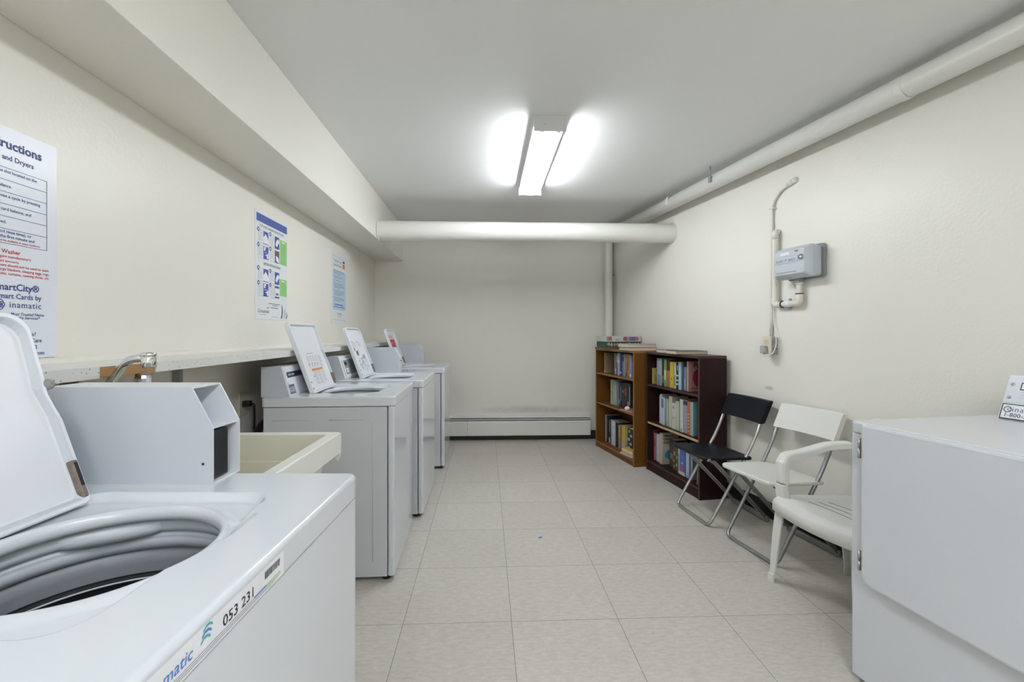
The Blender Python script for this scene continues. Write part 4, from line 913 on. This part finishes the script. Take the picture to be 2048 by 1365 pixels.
def flat_book(case, x, y, z, w_, l_, t, rz, col, label, group, name='book', pc=None, spine_right=False):
    p = BT[case] @ Vector((x, y, z)); c = bmat(col)
    b = MB(); tt = min(.002, t * .18)
    b.box(0, w_, 0, l_, 0, tt, c); b.box(0, w_, 0, l_, t - tt, t, c); b.box(w_ - .002, w_, 0, l_, 0, t, c)
    o = b.build(name); o.location = p; o.rotation_euler = (0, 0, BR[case] + rz); tag(o, label, 'book', group)
    b = MB(); b.box(.002, w_ - .002, .003, l_ - .003, tt, t - tt, M['pages'] if pc is None else bmat(pc, .8)); b.build('pages', o)
    return o
g = 'flat books in the oak bookcase'
flat_book('A', .012, .055, .486, .15, .21, .010, .10, (.45, .10, .06), 'red covered magazine lying lowest on the oak middle shelf', g)
flat_book('A', .010, .050, .4965, .14, .20, .008, -.12, (.50, .17, .10), 'orange-red magazine lying on top of the red one, oak middle shelf', g)
flat_book('A', .010, .045, .067, .15, .21, .014, .12, (.55, .50, .40), 'cream paperback lying lowest on the oak bottom shelf', g)
flat_book('A', .008, .040, .0815, .15, .20, .014, .08, (.60, .13, .04), 'orange paperback lying in the stack on the oak bottom shelf', g)
flat_book('A', .008, .045, .096, .13, .19, .032, .05, (.66, .46, .06), 'yellow paperback lying topmost in the oak bottom shelf stack', g)
b = MB(); b.lathe([(.001, 0), (.018, .003), (.026, .016), (.024, .030), (.012, .040), (.001, .042)], M['print_white'], 20, T=BT['A'] @ Matrix.Translation((.035, .195, .486))); 
tag(b.build('white_ball'), 'small round white ball beside the magazines on the oak middle shelf', 'ball')
# mahogany bookcase, top shelf
g = 'books on the mahogany bookcase top shelf'
def cover_yellow(b, dp, h):
    for k, q in enumerate((.86, .78)): b.box(.03, .03 + .07 - .02 * k, -.0004, .0001, h * q, h * q + .01, bmat((.05, .05, .03)))
    for k in range(5): b.box(.02, .08, -.0004, .0001, h * (.25 + .07 * k), h * (.25 + .07 * k) + .003, bmat((.25, .22, .06)))
def cover_pink(b, dp, h):
    pts = [(.035, .10), (.055, .05), (.075, .03), (.085, .05), (.12, .055), (.135, .09), (.135, .14), (.11, .165), (.075, .17), (.045, .15)]
    b.add([(x, -.0005, z) for x, z in pts], [tuple(range(len(pts)))], bmat((.38, .035, .06)))
    b.text('Pur', .055, bmat((.06, .03, .03)), frame((.045, -.0006, .186), (1, 0, 0), (0, 0, 1)), 'LEFT', .01)
    b.box(.02, .12, -.0005, 0, .02, .026, bmat((.3, .1, .1)))
rows = [
 (.798, .772, .143, .05, .11, (.50, .44, .12), 'short mustard yellow paperback, first on the mahogany top shelf', [], cover_yellow),
 (.705, .625, .235, .05, .14, (.40, .40, .45), 'tall lilac-grey book on the mahogany top shelf', [(.02, .4, (.25, .25, .30), .15, .8)], None),
 (.620, .588, .226, .055, .14, (.02, .02, .02), 'black book right of the lilac-grey one on the mahogany top shelf', [(.1, .4, (.3, .3, .3), .4, .7)], None),
 (.585, .543, .230, .05, .14, (.20, .36, .14), 'green spined book on the mahogany top shelf', [(.25, .6, (.6, .65, .35), .2, .8)], None),
 (.539, .484, .226, .05, .14, (.10, .035, .015), 'dark book with orange-brown lower spine on the mahogany top shelf', [(.0, .62, (.42, .16, .04), 0, 1)], None),
 (.481, .430, .217, .045, .14, (.62, .47, .05), 'bright yellow book on the mahogany top shelf', [(.3, .4, (.3, .2, .02), .3, .6)], None),
 (.428, .398, .215, .05, .14, (.48, .56, .56), 'pale grey-blue narrow book right of the yellow one, mahogany top shelf', [(.1, .5, (.15, .2, .2), .3, .7)], None),
 (.394, .357, .214, .05, .14, (.03, .03, .03), 'black and white patterned book on the mahogany top shelf', [(.15, .22, (.6, .6, .5)), (.3, .36, (.6, .6, .5)), (.48, .55, (.6, .6, .5)), (.7, .9, (.4, .4, .4), .2, .5)], None),
 (.353, .316, .222, .045, .14, (.42, .58, .66), 'sky blue book on the mahogany top shelf', [], None),
 (.313, .288, .222, .05, .14, (.04, .11, .13), 'dark teal book right of the sky blue one, mahogany top shelf', [], None),
 (.282, .250, .188, .05, .13, (.20, .25, .31), 'short slate blue book on the mahogany top shelf', [(.1, .5, (.4, .35, .35), .2, .8)], None),
]
for y1, y0, h, rec, d, col, lb, sp, cv in rows: book('B', y0, y1, .772, h, rec, d, col, lb, g, sp, cv)
book('B', .215, .236, .772, .235, .045, .15, (.56, .29, .27), 'pink book with red head on its cover, last on the mahogany top shelf', g, [], cover_pink)
g = 'books on the mahogany bookcase middle shelf'
def spiral(b, dp, h): pass
rows = [
 (.625, .575, .236, .05, .14, (.55, .60, .72), 'white-blue notebook beside the spiral bound one on the mahogany middle shelf', [(.62, .95, (.12, .18, .30), .3, 1)]),
 (.553, .512, .234, .05, .14, (.30, .46, .36), 'pale green book on the mahogany middle shelf', [(.2, .9, (.5, .6, .5), .1, .4)]),
 (.508, .455, .262, .05, .15, (.52, .47, .36), 'tall beige book on the mahogany middle shelf', [(.03, .8, (.62, .60, .52), .3, .8)]),
 (.452, .398, .212, .045, .13, (.62, .61, .55), 'short off-white book on the mahogany middle shelf', [(.4, .45, (.35, .3, .3), .2, .8), (.8, .9, (.4, .15, .15), .3, .6)]),
 (.396, .343, .236, .045, .14, (.46, .54, .38), 'pale olive book on the mahogany middle shelf', [(.1, .85, (.56, .60, .50), .3, .7)]),
 (.332, .290, .262, .045, .15, (.64, .65, .62), 'tall white book right of the pale olive one, mahogany middle shelf', [(.02, .1, (.4, .1, .1), .3, .6), (.3, .34, (.3, .35, .4), .3, .5)]),
 (.288, .238, .262, .05, .14, (.34, .32, .40), 'lilac-grey thick book on the mahogany middle shelf', [(.85, .97, (.05, .05, .06), 0, 1)]),
 (.228, .193, .258, .045, .14, (.58, .13, .05), 'orange-red book with pale spine lettering on the mahogany middle shelf', [(.1, .12, (.7, .5, .4)), (.2, .23, (.7, .5, .4), .3, .8), (.3, .33, (.7, .5, .4), .3, .8), (.4, .43, (.7, .5, .4), .3, .8), (.5, .53, (.7, .5, .4), .3, .8), (.6, .63, (.7, .5, .4), .3, .8)]),
 (.190, .152, .260, .045, .14, (.28, .48, .50), 'light teal book, last on the mahogany middle shelf', []),
]
for y1, y0, h, rec, d, col, lb, sp in rows: book('B', y0, y1, .436, h, rec, d, col, lb, g, sp)
sb = book('B', .632, .666, .436, .258, .06, .14, (.55, .56, .60), 'spiral bound white notebook, first on the mahogany middle shelf', g)
b = MB()
for k in range(26):
    z = .008 + k * .0094; b.tube([(-.004 + .008 * math.cos(t), .017 + .019 * math.sin(t), z) for t in [q * PI / 5 for q in range(11)]], .0013, M['print_white'], 6)
b.build('spiral_binding', sb)
g = 'books on the mahogany bookcase bottom shelf'
def cover_first(b, dp, h):
    for k, s_ in enumerate(('WHO\'S', 'ON', 'FIRST?')): b.text(s_, .030, bmat((.03, .03, .03)), frame((.012, -.0006, h * .88 - k * .030), (1, 0, 0), (0, 0, 1)), 'LEFT', .02)
    pts = [(.10, .03), (.125, .03), (.14, .05), (.14, .16), (.12, .155), (.09, .15), (.08, .13), (.04, .115), (.022, .085), (.028, .06), (.06, .045)]
    b.add([(x, -.0006, z) for x, z in pts], [tuple(range(len(pts)))], bmat((.06, .28, .44)))
rows = [
 (.782, .768, .27, .06, .15, (.34, .02, .03), 'thin dark red book, first on the mahogany bottom shelf', [], None),
 (.765, .752, .24, .06, .14, (.50, .22, .26), 'thin pink patterned book on the mahogany bottom shelf', [(.5, .8, (.1, .05, .05))], None),
 (.749, .735, .26, .07, .14, (.03, .05, .04), 'thin black-green book left of the dotted white one, mahogany bottom shelf', [], None),
 (.728, .662, .245, .06, .14, (.60, .62, .68), 'thick white book with dotted spine on the mahogany bottom shelf', [(q * .05 + .05, q * .05 + .065, (.2, .2, .25), .12, .25) for q in range(17)], None),
]
for y1, y0, h, rec, d, col, lb, sp, cv in rows: book('B', y0, y1, .090, h, rec, d, col, lb, g, sp, cv)
book('B', .612, .655, .090, .268, .05, .155, (.55, .50, .38), 'tan book with a blue bird shape on its cover, mahogany bottom shelf', g, [], cover_first)
rows = [
 (.560, .470, .235, .09, .12, (.06, .05, .05), 'dark mixed-colour book behind the tan one on the mahogany bottom shelf', [(.3, .5, (.3, .15, .1))]),
 (.462, .420, .225, .06, .13, (.07, .055, .035), 'dark brown patterned book on the mahogany bottom shelf', [(.1, .2, (.4, .32, .15), .2, .6), (.3, .42, (.4, .32, .15), .4, .8), (.55, .7, (.4, .32, .15), .1, .6)]),
 (.418, .386, .215, .06, .13, (.10, .085, .05), 'olive-black patterned book on the mahogany bottom shelf', [(.2, .3, (.5, .42, .2), .3, .8), (.5, .6, (.5, .42, .2), .2, .6)]),
 (.374, .350, .200, .055, .13, (.55, .57, .58), 'pale narrow book with dark spine marks, left of the blue and pink one', [(.1, .8, (.1, .1, .1), .4, .6)]),
 (.345, .268, .198, .05, .13, (.07, .17, .50), 'blue spined book with pink blocks on the mahogany bottom shelf', [(.0, .14, (.7, .7, .66), 0, 1), (.17, .36, (.65, .08, .18), .2, .8), (.45, .52, (.4, .5, .7), .3, .7), (.68, .80, (.55, .12, .25), .4, .7)]),
 (.258, .215, .195, .05, .13, (.48, .56, .66), 'pale blue-white book right of the blue and pink one', [(.05, .1, (.2, .25, .4), .2, .6)]),
 (.205, .182, .190, .06, .13, (.30, .33, .40), 'slate grey narrow book, last on the mahogany bottom shelf', []),
]
for y1, y0, h, rec, d, col, lb, sp in rows: book('B', y0, y1, .090, h, rec, d, col, lb, g, sp)
b = MB(); b.tube([tuple(BT['B'] @ Vector((.03, .075, .092))), tuple(BT['B'] @ Vector((.05, .06, .40)))], .007, M['tanedge'], 10)
tag(b.build('wooden_dowel'), 'pale wooden stick leaning at the near end of the mahogany bottom shelf', 'stick')

# things lying on the bookcases
Zt = 1.0655
def puzzle(x, y, z, w_, l_, h, rz, base, label, art):
    t = empty('puzzle_box', BT['A'] @ Vector((x, y, z)), Ath + rz, label, 'puzzle box', 'puzzle boxes on the oak bookcase')
    b = MB(); b.box(.001, w_ - .001, .001, l_ - .001, 0, h * .5, M['paper2'] if art == 1 else bmat(base)); b.build('tray', t)
    b = MB(); m0 = bmat(base); b.box(0, w_, 0, l_, .002, h, m0)
    cols = [(.55, .08, .10), (.12, .42, .48), (.5, .3, .35), (.08, .2, .42), (.60, .16, .12), (.28, .5, .45)]
    def disc(c0, cz, r_, c): b.lathe([(r_, 0), (.0005, 0)], bmat(c), 14, T=Matrix.Translation((c0, -.0006, cz)) @ Matrix.Rotation(PI / 2, 4, 'X'))
    if art == 1:
        b.box(.004, .060, -.0004, 0, .006, h - .004, bmat((.40, .26, .26))); disc(.020, h * .45, .016, (.2, .38, .3)); disc(.042, h * .55, .017, (.6, .12, .14))
        for k in range(5): b.box(.100 + k * .0095, .106 + k * .0095, -.0006, 0, .010, .022, bmat((.25, .25, .27)))
        b.box(.185, .350, -.0004, 0, .004, h - .004, bmat((.45, .55, .66)))
        for k, cc in enumerate(((.55, .08, .10), (.12, .42, .48), (.60, .10, .09), (.10, .2, .46), (.56, .2, .25))): disc(.205 + k * .033, h * .5, .022, cc)
    else:
        for k in range(11):
            c0 = .020 + k * .033; disc(c0, h * .5 + random.uniform(-.004, .004), .0155, [(.58, .56, .50), (.30, .35, .32), (.55, .2, .22), (.62, .5, .45)][k % 4])
            b.box(c0 - .006, c0 + .002, -.0008, 0, .010, h - .012, bmat([(.5, .12, .12), (.6, .6, .55), (.1, .25, .2)][k % 3]))
    b.build('lid', t); return t
# the long printed side faces the camera (local -y is the near side)
b = MB(); b.box(0, .30, 0, .24, 0, .020, bmat((.17, .11, .07))); o = b.build('board'); o.location = BT['A'] @ Vector((-.085, .43, Zt)); o.rotation_euler = (0, 0, Ath); tag(o, 'flat dark brown board under the puzzle boxes on the oak bookcase', 'board')
puzzle(-.062, .435, Zt + .0205, .372, .24, .058, 0, (.045, .10, .065), 'dark green patterned puzzle box, lower of the two on the oak bookcase', 2)
puzzle(-.070, .430, Zt + .079, .380, .24, .055, 0, (.66, .66, .64), 'white puzzle box with coloured circles, topmost on the oak bookcase', 1)
g = 'paperbacks stacked on the oak bookcase'
flat_book('A', -.02, .06, Zt, .285, .20, .031, .0, (.50, .27, .17), 'cream paged paperback at the bottom of the pair atop the oak bookcase', g, pc=(.72, .62, .48))
flat_book('A', -.028, .055, Zt + .0315, .285, .20, .031, .02, (.42, .38, .38), 'cream paged paperback on top of the pair atop the oak bookcase', g, pc=(.72, .65, .52))
g = 'books lying on the mahogany bookcase'
Zm = 1.0605
def fb2(x, y, w_, l_, t, rz, col, lb, pc): return flat_book('B', x, y, Zm, w_, l_, t, rz, col, lb, g, pc=pc)
fb2(-.005, .52, .14, .18, .026, -.25, (.25, .17, .15), 'white paged book lying at the far end atop the mahogany bookcase', (.76, .76, .72))
fb2(-.045, .24, .255, .18, .028, -.10, (.05, .05, .055), 'thicker dark covered book lying at the near end atop the mahogany bookcase', (.66, .58, .44))

# ------------------------------------------------------------------ folding chairs
def folding_chair(loc, rz, label, plastic, metal):
    """local -x is the front; width along y"""
    t = empty('folding_chair', loc, rz, label, 'folding chair', None)
    hw = .19
    side = [(-.222, .009), (-.205, .03), (-.03, .37), (.02, .47), (.045, .545), (.085, .65), (.125, .765)]
    def S(y): return [(x, y, z) for x, z in side]
    path = [(x, -hw, z) for x, z in reversed(side[1:])]
    path = fillet([(.180, -hw, .73), (.092, -hw, .535), (.052, -hw, .46), (-.222, -hw, .010), (-.222, hw, .010), (.052, hw, .46), (.092, hw, .535), (.180, hw, .73)], .045, 7)
    b = MB(); b.tube(path, .0105, metal, 14); b.build('tube_frame', t)
    for s in (-1, 1):
        b = MB(); y = s * (hw - .028)
        b.tube([(-.205, y, .425), (-.16, y, .395), (.205, y, .022)], 0, metal, flat=(.009, .024)); b.build('cross_leg', t)
        b = MB(); b.lathe([(.007, 0), (.007, .02)], M['darksteel'], 10, T=Matrix.Translation((-.048 + .012, s * (hw - .005), .262)) @ Matrix.Rotation(s * PI / 2, 4, 'X'), cap0=True, cap1=True); b.build('pivot', t)
    b = MB(); b.rbox(.195, .215, -hw + .012, hw - .012, .002, .036, .005, metal, 'y', 3); b.build('rear_foot_bar', t)
    b = MB(); b.tube([(-.19, -hw + .03, .418), (-.19, hw - .03, .418)], .007, metal, 10); b.build('seat_rail', t)
    # seat: thin moulded board with rounded corners
    b = MB()
    def sr(ins, z, r=.045): 
        x0, x1, y0, y1 = -.262 + ins, .078 - ins, -hw - .012 + ins, hw + .012 - ins
        if x1 > .0: pass
        out = []
        for (ca, cb, st, r_) in ((x1 - .02, y1 - .02, 0, .02), (x0 + r, y1 - r, PI / 2, r), (x0 + r, y0 + r, PI, r), (x1 - .02, y0 + .02, 1.5 * PI, .02)):
            for k in range(7):
                a = st + k / 6 * PI / 2; x = ca + r_ * math.cos(a); y = cb + r_ * math.sin(a)
                out.append((x, y, z + .06 * (x + .1) ** 2 * 0 - .010 * (x + .262) / .31))
        return out
    b.loft([sr(.012, .424), sr(.002, .426), sr(0, .432), sr(0, .440), sr(.003, .4445), sr(.010, .446), sr(.05, .4445)], plastic, cap0=True, cap1=True, smooth=False)
    b.build('seat', t)
    b = MB(); b.rbox(-.235, -.212, -.205, -.180, .414, .436, .006, M['black'], 'z', 3) if plastic == M['whtplastic'] else b.rbox(-.235, -.215, -.205, -.185, .418, .436, .006, M['steel'], 'z', 3); b.build('seat_clip', t)
    # back: curved band wrapping the tubes
    b = MB(); rings = []
    H0, H1 = .645, .790
    def xb(z): return .092 + (z - .535) * .452
    n = 14
    def backring(z, ins):
        pts = []; yy = hw + .016 - ins
        for k in range(n + 1):
            q = -1 + 2 * k / n; pts.append((xb(z) + .020 * (1 - q * q) - .018 + ins, yy * q, z))
        for k in range(n + 1):
            q = 1 - 2 * k / n; pts.append((xb(z) + .020 * (1 - q * q) * .9 + .015 - ins, yy * q, z))
        return pts
    b.loft([backring(H0, .004), backring(H0 + .004, 0), backring((H0 + H1) / 2, 0), backring(H1 - .004, 0), backring(H1, .004)], plastic, cap0=True, cap1=True, smooth=False)
    b.build('backrest', t)
    return t
folding_chair((1.603, 3.045, 0), .115, 'black folding chair with steel frame beside the mahogany bookcase', M['blkplastic'], M['steel'])
folding_chair((1.700, 2.555, 0), .175, 'white folding chair with grey tube frame against the right wall', M['whtplastic'], M['darksteel'])

# ------------------------------------------------------------------ moulded armchair
Pl = empty('plastic_armchair', (1.662, 2.006, 0), .12, 'white moulded plastic armchair partly hidden by the dryer', 'armchair')
m = M['resin']
def section(w_, d_, p, T=None):   # thin L-shaped leg section
    x, y, z = p; return [(x - w_ / 2, y - d_ / 2, z), (x + w_ / 2, y - d_ / 2, z), (x + w_ / 2, y + d_ / 2, z), (x - w_ / 2, y + d_ / 2, z)]
for (fx, fy, tx, ty, w0, w1) in ((-.212, .232, -.168, .205, .036, .056), (-.212, -.232, -.168, -.205, .036, .056), (.20, .205, .165, .185, .04, .06), (.20, -.205, .165, -.185, .04, .06)):
    b = MB(); sx = -1 if fx < 0 else 1; sy = 1 if fy > 0 else -1
    def Lsec(cx, cy, w_, z, t=.007):
        # angle section open to the inside of the chair
        X = lambda a: cx + sx * a; Y = lambda a: cy + sy * a
        return [(X(w_ / 2), Y(w_ / 2), z), (X(-w_ / 2), Y(w_ / 2), z), (X(-w_ / 2), Y(w_ / 2 - t), z), (X(w_ / 2 - t), Y(w_ / 2 - t), z), (X(w_ / 2 - t), Y(-w_ / 2), z), (X(w_ / 2), Y(-w_ / 2), z)]
    rings = [Lsec(fx, fy, w0, 0), Lsec(fx, fy, w0, .035), Lsec(fx + (tx - fx) * .1, fy + (ty - fy) * .1, w0 * .86, .037), Lsec((fx + tx) / 2, (fy + ty) / 2, (w0 + w1) / 2, .21), Lsec(tx, ty, w1, .405)]
    b.loft(rings, m, cap0=True, cap1=True, smooth=False); b.build('leg', Pl)
# seat: dished shell with waterfall front, curved slots
b = MB(); nx, ny = 20, 22
def seat_pt(u, v):     # u 0 front..1 back, v -1..1
    hwid = .235 - .03 * u; x = -.205 + .42 * u - .035 * (1 - v * v) * (1 - u); y = hwid * v
    z = .425 - .012 * math.sin(PI * min(1, u)) * (1 - v * v) - .030 * u * (1 - .3 * v * v) - .020 * max(0, 1 - u / .12) ** 2
    return x, y, z
top_ = [[seat_pt(i / nx, -1 + 2 * j / ny) for j in range(ny + 1)] for i in range(nx + 1)]
V = [p for row in top_ for p in row] + [(x, y, z - .006) for row in top_ for x, y, z in row]; Fc = []
N1 = (nx + 1) * (ny + 1)
def idx(i, j): return i * (ny + 1) + j
for i in range(nx):
    for j in range(ny):
        u, v = (i + .5) / nx, -1 + 2 * (j + .5) / ny
        Fc.append((idx(i, j), idx(i, j + 1), idx(i + 1, j + 1), idx(i + 1, j))); Fc.append(tuple(N1 + k for k in (idx(i, j), idx(i + 1, j), idx(i + 1, j + 1), idx(i, j + 1))))
b.add(V, Fc, m, True)
# apron all round
per = [seat_pt(0, -1 + 2 * k / ny) for k in range(ny + 1)] + [seat_pt(k / nx, 1) for k in range(1, nx + 1)] + [seat_pt(1, 1 - 2 * k / ny) for k in range(1, ny + 1)] + [seat_pt(1 - k / nx, -1) for k in range(1, nx)]
cx_ = sum(p[0] for p in per) / len(per)
def off(p, o, dz): 
    v = Vector((p[0] - cx_, p[1], 0)).normalized(); return (p[0] + v.x * o, p[1] + v.y * o, p[2] + dz)
b.loft([per, [off(p, .006, -.006) for p in per], [off(p, .009, -.02) for p in per], [off(p, .009, -.055) for p in per], [off(p, .003, -.056) for p in per], [off(p, .002, -.01) for p in per]], m)
b.build('seat', Pl)
for k, u in enumerate((.42, .54, .66)):
    b = MB(); pts = []
    for q in range(21):
        v = -.66 + 1.32 * q / 20; x, y, z = seat_pt(u - .26 * v * v, v); pts.append((x, y, z + .0003))
    b.tube(pts, 0, M['blackedge'], flat=(.0035, .0012)); b.build('slot', Pl)
# arms
for s in (1, -1):
    b = MB(); rings = []
    path = fillet([(-.165, s * .215, .405), (-.168, s * .235, .520), (-.150, s * .250, .612), (-.02, s * .262, .622), (.12, s * .255, .658), (.205, s * .225, .665)], .07, 8)
    Pn = [Vector(p) for p in path]
    for i, p in enumerate(Pn):
        d = (Pn[min(i + 1, len(Pn) - 1)] - Pn[max(i - 1, 0)]).normalized(); a = Vector((0, 1, 0)); n_ = d.cross(a).normalized(); q = i / (len(Pn) - 1)
        wy = .026 + .004 * math.sin(PI * q); tn = .011 if q > .3 else .016
        if n_.z < 0: n_ = -n_
        prof_ = [(-wy, -.022), (-wy, .002), (-wy * .8, tn * .8), (0, tn), (wy * .8, tn * .8), (wy, .002), (wy, -.022)]
        rings.append([tuple(p + a * c0 + n_ * c1) for c0, c1 in prof_])
    b.loft(rings, m, cap0=True, cap1=True, smooth=False); b.build('armrest', Pl)
# back
b = MB(); rings = []
for k in range(12):
    z = .40 + k / 11 * .40; xx = .205 + (z - .40) * .22; hw_ = .20 + .01 * math.sin(k / 11 * PI) - (.03 * max(0, (k - 9) / 2) ** 2)
    rings.append([(xx + .035 * (1 - (j / 8) ** 2) - .0, hw_ * j / 8, z) for j in range(-8, 9)] + [(xx + .035 * (1 - (j / 8) ** 2) + .008, hw_ * j / 8, z) for j in range(8, -9, -1)])
b.loft(rings, m, cap0=True, cap1=True); b.build('backrest', Pl)

# ------------------------------------------------------------------ litter on the floor
b = MB(); b.add([(0, 0, .001), (.018, .004, .001), (.024, .016, .004), (.010, .022, .002), (-.004, .012, .001)], [(0, 1, 2, 3, 4)], M['litblue']); b.add([(.004, .006, .0035), (.014, .008, .0045), (.012, .015, .0045)], [(0, 1, 2)], M['pblack'])
o = b.build('paper_scrap'); o.location = (.315, 2.72, 0); tag(o, 'tiny blue paper scrap on the tiled floor in the aisle', 'scrap')
